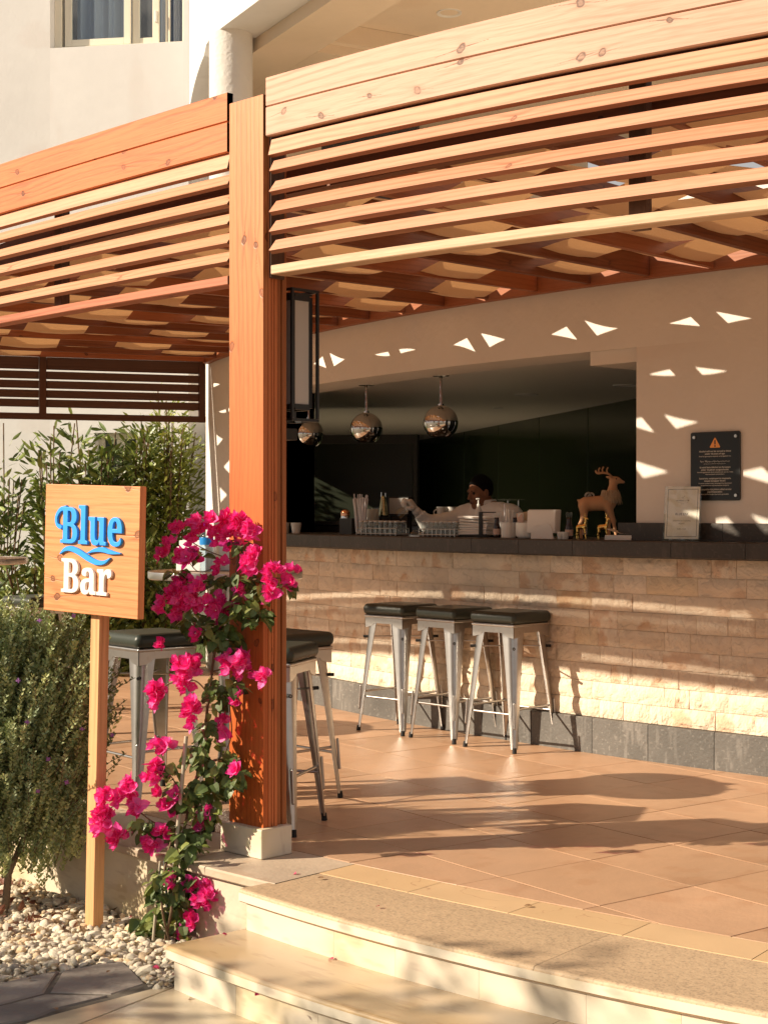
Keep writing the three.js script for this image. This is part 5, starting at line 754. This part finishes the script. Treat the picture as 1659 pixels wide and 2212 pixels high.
// ------------------------------------------------------------------ clipped grey green bush at the left
{
  const r = rng(17), b = thing('flowering_bush', 'dense small leaved grey green bush with tiny purple flowers at left edge', 'bush', V(-1.60, GY, -6.13)), L = [], lf = leafShape(.020, .0105, .25, .003, 3), tw = [], fl = [];
  const C = V(.0, .62, 0), Rr = V(.46, .57, .32);
  for (let k = 0; k < 4700; k++) {
    const d = sph(r), q = Math.pow(r(), .38), p = V(d.x * Rr.x * q, d.y * Rr.y * q, d.z * Rr.z * q).add(C); if (p.y < .13) continue;
    const lump = .72 + .5 * N1(d.x * 4 + 20, d.y * 5 + d.z * 4 + 20); p.sub(C).multiplyScalar(lump).add(C);
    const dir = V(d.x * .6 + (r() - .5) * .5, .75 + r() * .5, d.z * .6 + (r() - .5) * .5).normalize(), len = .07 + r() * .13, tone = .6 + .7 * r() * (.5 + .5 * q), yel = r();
    if (k % 5 === 0) tw.push(rod(p, p.clone().addScaledVector(dir, len), .0022, .001, 4));
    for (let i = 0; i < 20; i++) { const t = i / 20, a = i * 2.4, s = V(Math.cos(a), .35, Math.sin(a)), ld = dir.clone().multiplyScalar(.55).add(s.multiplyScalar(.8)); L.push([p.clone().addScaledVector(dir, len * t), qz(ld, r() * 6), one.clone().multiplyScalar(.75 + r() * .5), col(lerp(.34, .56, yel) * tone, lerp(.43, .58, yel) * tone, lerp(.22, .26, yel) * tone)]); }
  }
  for (let k = 0; k < 26; k++) {                   // loose sprays reaching out past the sign post
    let p = V(.30 + r() * .1, .45 + r() * .5, .15 * (r() - .5)), dir = V(.7, .35 + r() * .5, (r() - .5) * .4).normalize(); const len = .12 + r() * .16; tw.push(rod(p, p.clone().addScaledVector(dir, len), .002, .001, 4));
    for (let i = 0; i < 26; i++) { const a = i * 2.4; L.push([p.clone().addScaledVector(dir, len * i / 26), qz(dir.clone().multiplyScalar(.4).add(V(Math.cos(a), .5, Math.sin(a))), r() * 6), one.clone().multiplyScalar(.7 + r() * .4), col(.20, .25, .11)]); }
  }
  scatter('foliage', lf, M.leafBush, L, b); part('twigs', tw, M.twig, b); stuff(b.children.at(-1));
  for (const [x, z, h] of [[.02, .08, .34], [-.07, .1, .3], [.12, .05, .3], [-.2, .02, .3]]) part('trunk', [rod(V(x * .75, -.02, z * .8), V(x * .9, h * .55, z), .017, .014, 8), rod(V(x * .9, h * .5, z), V(x * 1.7 + .03, h + .16, z * .6), .013, .007, 8), rod(V(x * .9, h * .5, z), V(x * 1.1 - .06, h + .18, z * .4), .011, .006, 8)], M.bark, b);
  for (const [x, y] of [[83, 1709], [145, 1690], [105, 1640], [243, 1588], [86, 1340], [160, 1330], [60, 1560], [178, 1575], [40, 1470]]) { const p = at(x, y, 5.78 + r() * .05); part('flower', [0, 1, 2, 3].map((k) => T(leafShape(.012, .008, .2, .002, 3), 0, 0, 0, R(-30), k * 1.57, 0)), M.petal, b, V(p.x + 1.60, p.y - GY, p.z + 6.13), [r() * 2, r() * 6, 0]); }
}

// ------------------------------------------------------------------ bougainvillea against the post
{
  const r = rng(23), D = 5.52, bo = onFloor(362, 2038, GY), b = thing('bougainvillea', 'bougainvillea with bright pink flowers climbing beside the wooden post', 'climbing plant', V(bo.x, GY, bo.z)), O = b.position;
  const dep0 = (x, y) => y > 1825 ? 5.66 : lerp(5.77, 5.625, sstep(470, 585, x)), rel = (x, y, d) => at(x, y, d).sub(O);
  const lf = leafShape(.052, .036, .22, .012, 4, 1), lfs = [.7, .9, 1.12].map((s) => lf.clone().scale(s, s, s));
  const bract = (s, q) => { const g = leafShape(.044 * s, .038 * s, .32, -.005, 4, 1); return g; };
  const flower = (s, open) => fin([0, 1, 2].map((k) => bract(s).applyMatrix4(new THREE.Matrix4().makeRotationX(R(-open))).applyMatrix4(new THREE.Matrix4().makeRotationY(k * 2.094))));
  const fgs = [flower(1, 38), flower(.92, 52), flower(1.08, 25), flower(.8, 60)], bm = [M.bract, M.bract2, M.bract3, M.bract], floret = new THREE.SphereGeometry(.0028, 6, 5).translate(0, .014, 0);
  const clusters = [[452, 1132, 42, 20], [490, 1122, 14, 12], [518, 1127, 20, 13], [500, 1164, 46, 22], [546, 1142, 12, 22], [384, 1147, 9, 13], [405, 1206, 24, 18], [371, 1178, 10, 8], [351, 1200, 8, 7], [420, 1171, 14, 9], [546, 1213, 24, 28], [480, 1222, 13, 13], [591, 1240, 26, 18], [637, 1250, 14, 24], [586, 1286, 11, 13], [527, 1270, 15, 11], [420, 1281, 54, 38], [390, 1262, 18, 18], [387, 1324, 13, 16], [475, 1318, 26, 25], [349, 1306, 12, 12], [354, 1389, 12, 8], [427, 1371, 10, 10], [407, 1452, 46, 40], [344, 1502, 20, 28], [513, 1437, 40, 30], [578, 1460, 17, 10], [417, 1538, 18, 34], [483, 1570, 12, 20], [515, 1510, 8, 10], [348, 1612, 28, 10], [333, 1672, 28, 22], [288, 1703, 18, 24], [243, 1724, 30, 18], [225, 1772, 26, 38], [258, 1811, 20, 14], [295, 1744, 18, 12], [361, 1748, 13, 18], [388, 1718, 11, 8], [346, 1716, 8, 8], [439, 1781, 13, 14], [457, 1750, 8, 8], [349, 1800, 14, 12], [330, 1823, 18, 11], [515, 1663, 9, 8], [443, 1937, 26, 28], [415, 1909, 10, 10], [419, 1987, 12, 10], [403, 2012, 8, 8], [376, 1902, 5, 6]];
  let n = 0; const more = [];
  for (const [x, y, rx, ry] of clusters) {
    const dep = dep0(x, y) - .02 + (r() - .5) * .05, N = Math.round(rx * ry * .022 + 4);
    for (let k = 0; k < N; k++, n++) {
      const d = sph(r); d.z = Math.abs(d.z) * 1.2 - .35; const q = Math.pow(r(), .4), p = rel(x + d.x * rx * q * .92, y - d.y * ry * q * .92, dep - d.z * Math.min(rx, ry) / 560 * q), inner = n >= 296 || (k % 2 > 0), m = inner ? new THREE.Object3D() : part('flower', fgs[Math.floor(r() * 4)], bm[Math.floor(r() * 4)], b, p); if (inner) n--; m.position.copy(p);
      m.quaternion.setFromUnitVectors(V(0, 1, 0), d.clone().multiplyScalar(.75).add(V(-.75, .42, .42)).add(sph(r).multiplyScalar(.5)).normalize()); m.rotateY(r() * 6); m.scale.setScalar(.70 + r() * .38); if (inner) { m.updateMatrix(); more.push([m.position.clone(), m.quaternion.clone(), m.scale.clone(), r() < .45 ? col(.96, .06, .45) : r() < .6 ? col(.90, .035, .35) : col(.97, .15, .55)]); continue; }
      if (n % 3 === 0) part('floret', floret, M.signWhite, m);
    }
  }
  scatter('flowers', fgs[1], M.bractIn, more, b);
  const green = [[500, 1335, 48, 40], [530, 1300, 34, 30], [555, 1330, 26, 26], [480, 1385, 42, 36], [440, 1360, 30, 26], [520, 1250, 30, 26], [470, 1255, 26, 20], [565, 1275, 14, 22], [465, 1500, 26, 44], [500, 1480, 26, 24], [452, 1580, 22, 46], [430, 1630, 28, 34], [480, 1645, 40, 34], [505, 1680, 22, 30], [400, 1710, 46, 36], [440, 1755, 40, 30], [310, 1780, 34, 22], [395, 1800, 36, 26], [430, 1800, 26, 22], [395, 1850, 32, 30], [420, 1830, 26, 22], [370, 1890, 40, 36], [345, 1930, 26, 50], [385, 1950, 26, 60], [340, 1990, 26, 34], [392, 2010, 26, 26], [425, 1905, 22, 20], [405, 1330, 26, 24], [380, 1240, 16, 18], [430, 1192, 16, 14], [620, 1270, 18, 12], [520, 1180, 20, 16], [300, 2000, 12, 20], [450, 1700, 36, 26], [365, 1660, 22, 16]];
  const extra = []; let m = 0;
  for (const [x, y, rx, ry] of green) { const N = Math.round(rx * ry * .025) + 7; for (let k = 0; k < N; k++) { const d = sph(r), q = Math.pow(r(), .5), p = rel(x + d.x * rx * q, y - d.y * ry * q, dep0(x, y) + .015 - d.z * .07), dir = V(d.x + (r() - .5) * .8, -.45 + (r() - .5) * 1.1, .5 + (r() - .5) * .9), qt = qz(dir, (r() - .5) * 1.4), s = .6 + r() * .55; if (m < 290 && k % 3 === 0) { m++; const o = part('leaf', lfs[Math.floor(r() * 3)], r() < .72 ? M.leafBoug : M.leafBoug2, b, p); o.quaternion.copy(qt); o.scale.setScalar(s); } else extra.push([p, qt, one.clone().multiplyScalar(s), r() < .7 ? col(.10, .15, .03) : col(.25, .28, .06)]); } }
  scatter('foliage', lf, M.leafBush, extra, b);
  const st = (pts, a, c2, mm = M.twig) => part('stem', tube(pts.map(([x, y, d]) => rel(x, y, d || dep0(x, y) + .02)), a, 40, 6), mm, b);
  st([[355, 2040, 5.66], [372, 1960, 5.6], [385, 1860], [410, 1740], [438, 1620], [452, 1500], [470, 1380], [500, 1290], [515, 1200], [500, 1130]], .0055); st([[367, 2036, 5.64], [350, 1950, 5.6], [362, 1850], [390, 1760], [420, 1690], [470, 1640], [520, 1640]], .0045); st([[372, 2036, 5.64], [400, 1940], [440, 1920], [448, 1945]], .003);
  st([[385, 1800], [330, 1775], [280, 1740], [240, 1745], [225, 1790]], .003); st([[400, 1720], [360, 1660], [345, 1615]], .0025); st([[452, 1500], [420, 1470], [360, 1480], [344, 1500]], .003); st([[470, 1400], [420, 1350], [400, 1290], [385, 1250]], .003); st([[505, 1270], [560, 1250], [630, 1250]], .003); st([[505, 1210], [450, 1190], [405, 1165], [384, 1150]], .0022); st([[462, 1450], [510, 1440], [575, 1462]], .0028); st([[480, 1640], [500, 1590], [496, 1500], [510, 1440]], .0025); st([[470, 1225], [430, 1235], [405, 1210]], .0018); st([[385, 1880], [360, 1800], [330, 1820]], .0022);
  part('stake', rod(rel(362, 2036, 5.70), rel(403, 1590, 5.735), .008, .0075, 8), M.cane, b); part('stake', rod(rel(331, 2036, 5.64), rel(347, 1860, 5.68), .0055, .005, 8), M.cane, b); part('stake', rod(rel(366, 2032, 5.66), rel(356, 1860, 5.70), .005, .005, 8), std([.1, .1, .1], .6), b);
}

// ------------------------------------------------------------------ tall leafy shrubs behind the terrace
function shrub(label, x, d, top, wpx, stems, leaves, tones, Lf, Wf) {
  const base = at(x, 1106, d); base.y = GY + .24; const H = EYE + (1106 - top) / F * d - base.y, w = wpx / F * d / 2, r = rng(Math.round(x * 7 + d * 100)), b = thing('tall_shrub', label, 'shrub', base, 0, null), L = [], lf = leafShape(Lf, Wf, .18, Lf * .14, 4);
  for (let k = 0; k < stems; k++) {
    const a = r() * 6.28, q = Math.sqrt(r()) * w, e = V(Math.cos(a) * q, H * (.72 + .28 * r()) * (1 - .25 * (q / w) * r()), Math.sin(a) * q * .8), m = V(e.x * .45, e.y * .5, e.z * .45), s = V(e.x * .2, -.05, e.z * .2), cv = new THREE.CatmullRomCurve3([s, m, e]);
    part('stem', new THREE.TubeGeometry(cv, 10, .006, 5), M.twig, b);
    for (let i = 0; i < leaves / stems; i++) { const t = .06 + .94 * Math.pow(r(), .8), p = cv.getPoint(t), g = r() * 6.28, o = .03 + r() * .13 * w / .3, out = V(Math.cos(g), 0, Math.sin(g)); p.addScaledVector(out, o); p.y += (r() - .4) * .08; const dir = out.clone().multiplyScalar(.8).add(V(0, .25 + r() * .7 - (r() < .25 ? .9 : 0), 0)), u = r(), c2 = tones[u < .55 ? 0 : u < .88 ? 1 : 2], v = .7 + r() * .6; L.push([p, qz(dir, r() * 6), one.clone().multiplyScalar(.6 + r() * .6), col(c2[0] * v, c2[1] * v, c2[2] * v)]); }
  }
  scatter('foliage', lf, M.leafHedge, L, b); return b;
}
const tA = [[.11, .16, .035], [.22, .28, .06], [.36, .40, .11]], tB = [[.2, .25, .045], [.32, .36, .065], [.44, .46, .1]];
shrub('loose leafy shrub farthest left against the white wall', 12, 13.2, 905, 120, 10, 620, tA, .13, .034);
shrub('leafy shrub with pale tips behind the left edge of the sign board', 112, 13.0, 892, 130, 14, 1050, tA, .13, .034);
shrub('dark leafy shrub with drooping long leaves directly above the sign board', 205, 13.3, 884, 130, 16, 1350, tA, .135, .035);
shrub('thin leafy shrub in front of the small dark window', 268, 13.15, 915, 130, 14, 1500, tA, .13, .034);
shrub('dense yellow green bamboo like shrub beside the white pier', 366, 13.3, 822, 165, 34, 6200, tB, .085, .02);
shrub('low dark shrub under the high table behind the stools', 330, 12.4, 1120, 150, 16, 1700, tA, .11, .03);
shrub('low dark shrub filling the gap below the sign board', 235, 12.2, 1200, 150, 14, 1400, tA, .11, .03);
shrub('low leafy shrub behind the bush at far left', 70, 12.3, 1190, 170, 14, 1100, tA, .12, .032);
{ const r = rng(71), L = []; for (let k = 0; k < 5000; k++) L.push([V(-4.2 + r() * 3.4, GY + .25, -14.6 + r() * 3.6), qz(V((r() - .5) * .6, 1, (r() - .5) * .6), r() * 6), one.clone().multiplyScalar(.7 + r() * .8), col(.09 + r() * .06, .14 + r() * .06, .03)]).valueOf(); const keep = L.filter((e) => polOf(e[0])[1] > 74.5); const g = scatter('grass', leafShape(.07, .006, .1, .01, 2), M.leafBush, keep); tag(g, 'short green grass at the foot of the shrubs behind the terrace', 'grass'); g.userData.kind = 'stuff';
  const gb = metreUV(new THREE.BoxGeometry(4.2, .5, 4.6)); struct(obj('planting_bed', T(gb, -3.6, GY - .01, -13.4), M.lawn)); }

// ------------------------------------------------------------------ gravel bed, leaf litter
{
  const r = rng(99), geos = [0, 1, 2].map((q) => { const g = new THREE.IcosahedronGeometry(1, 2), p = g.attributes.position, n = lattice(300 + q); for (let i = 0; i < p.count; i++) { const x = p.getX(i), y = p.getY(i), z = p.getZ(i), s = .78 + .5 * n(x * 1.3 + 9 + z, y * 1.3 + 9 - z * .6); p.setXYZ(i, x * s, y * s * .58, z * s * .8); } g.computeVertexNormals(); return toCreasedNormals(g, .5); });
  const inside = (p, poly) => { let c = false; for (let i = 0, j = poly.length - 1; i < poly.length; j = i++) { const a = poly[i], b = poly[j]; if ((a[1] > p[1]) !== (b[1] > p[1]) && p[0] < (b[0] - a[0]) * (p[1] - a[1]) / (b[1] - a[1]) + a[0]) c = !c; } return c; };
  const edge = [gz(-900, 1060), gz(-260, 985), gz(20, 925), gz(250, 878), gz(420, 842), gz(560, 812), gz(740, 782), gz(880, 768), gz(945, 812), gz(1052, 938), gz(1100, 968), gz(1500, 2000), gz(-900, 2000)];
  const L = [[], [], []]; let n = 0, tries = 0;
  while (n < 15000 && tries++ < 190000) {
    const x = -3.0 + r() * 2.6, z = -7.2 + r() * 2.7, [rad, f] = polOf(V(x, 0, z)); if (rad < 15.08 || f < PHI0 + .12) continue; if (inside([x, z], edge)) continue;
    const mul = sstep(-1.2, -1.75, x) * sstep(-5.75, -6.0, z); if (r() < mul * .93) continue;
    const far = sstep(-5.15, -5.5, z), s = (.0068 + .0115 * r() * r() + .006 * far * r()) * (r() < .05 ? 1.5 : 1), w = .8 + .4 * r(), t = r(), y = GY - .02 + .034 * r() * (r() < .5 ? 1 : .4);
    L[Math.floor(r() * 3)].push([V(x, y + s * .3, z), new THREE.Quaternion().setFromEuler(new THREE.Euler((r() - .5) * .9, r() * 6.28, (r() - .5) * .9)), V(s * (.9 + r() * .5), s * (.8 + r() * .4), s), t < .78 ? col(w * 1.0, w * .96, w * .88) : t < .93 ? col(w, w * .82, w * .62) : col(w * .55, w * .52, w * .5)]); n++;
  }
  const gv = tag(new THREE.Group(), 'bed of pale rounded pebbles between the terrace wall and the path', 'gravel'); gv.name = 'gravel'; scene.add(gv); gv.userData.kind = 'stuff'; geos.forEach((g, k) => scatter('pebbles', g, M.pebble, L[k], gv));
  struct(obj('planting_soil', slab([gz(-900, 1060), gz(20, 928), gz(880, 770), gz(1060, 945), [pol(15.3, 43).x, pol(15.3, 43).z], [pol(15.02, 46).x, pol(15.02, 46).z], [pol(15.0, 52).x, pol(15.0, 52).z], [pol(15, 60).x, pol(15, 60).z], [-4.5, -7]], GY - .022, .2, .004), M.mulch));
  const lit = []; for (let k = 0; k < 700; k++) { const x = -2.6 + r() * 1.5, z = -6.6 + r() * .9; if (polOf(V(x, 0, z))[0] < 15.1) continue; lit.push([V(x, GY - .008 + r() * .02, z), qz(V(r() - .5, (r() - .5) * .5, r() - .5), r() * 6), one.clone().multiplyScalar(.6 + r()), r() < .6 ? col(.24, .09, .05) : col(.32, .22, .13)]); }
  const ll = scatter('leaf_litter', leafShape(.04, .018, .3, .006, 3), M.leafBush, lit); tag(ll, 'reddish brown fallen leaves lying under the grey green bush', 'leaf litter');
}

{ // petals and dry leaves dropped on the paving and among the pebbles
  const r = rng(64), L = [], spots = [[265, 1843, GY], [200, 1826, GY], [300, 2052, GY + .02], [250, 2000, GY + .02], [330, 2090, GY + .02], [410, 2160, GY], [640, 1890, 0], [480, 2020, ST], [720, 2075, ST], [820, 1960, 0], [280, 1985, GY + .02], [150, 2035, GY + .02], [60, 2120, GY], [120, 2180, GY], [560, 2150, ST], [700, 1900, 0], [240, 2100, GY], [1150, 1960, 0]];
  for (const [x, y, h] of spots) { const p = onFloor(x, y, h); p.y = h + .005; L.push([p, qz(V(r() - .5, (r() - .5) * .2, r() - .5), (r() - .5) * .8), one.clone().multiplyScalar(.5 + r() * .5), r() < .45 ? col(.55, .03, .12) : col(.30, .17, .08)]); }
  tag(scatter('fallen_petals', leafShape(.034, .024, .3, .004, 3), M.leafBush, L), 'dried pink petals and small leaves scattered on the steps and path', 'petals'); }

// ------------------------------------------------------------------ garden trees round about (they throw the dappled shade and show in the chrome)
function tree(label, p, H, cr, n, seed) {
  const r = rng(seed), t = thing('garden_tree', label, 'tree', p), L = [], lf = leafShape(.11, .045, .2, .015, 3), br = [rod(V(0, -.2, 0), V(.05, H * .5, 0), .09, .06, 10)];
  for (let k = 0; k < 34; k++) { const d = sph(r), q = Math.pow(r(), .35), e = V(d.x * cr.x * q, H + d.y * cr.y * q, d.z * cr.z * q); br.push(rod(V(.05, H * .48, 0), e, .022, .006, 5)); const few = e.y > H + cr.y * .15 ? .22 : 1; for (let i = 0; i < n / 34 * few; i++) { const o = sph(r).multiplyScalar(.16 + .5 * r() * Math.min(cr.x, cr.y) * .5), v = .6 + r() * .7; L.push([e.clone().add(o), qz(sph(r), r() * 6), one.clone().multiplyScalar(.7 + r() * .6), col(.09 * v, .13 * v, .04 * v)]); } }
  part('trunk', br, M.bark, t); scatter('crown', lf, M.leafBush, L, t); return t;
}
tree('leafy garden tree to the left of the path whose shade falls on the steps', V(-6.5, GY, -3.3), 2.75, V(1.25, .85, 1.0), 4600, 5);
tree('broad garden tree standing behind the viewer on the left', V(-4.5, GY, 5.5), 3.2, V(2.2, 1.9, 1.8), 6000, 6);
tree('tall garden tree standing behind the viewer on the right', V(3.8, GY, 6.5), 3.6, V(2.4, 2.2, 1.8), 6000, 7);

scene.traverse((o) => { if (o.isMesh) { o.castShadow = true; o.receiveShadow = true; } });
renderer.render(scene, camera);
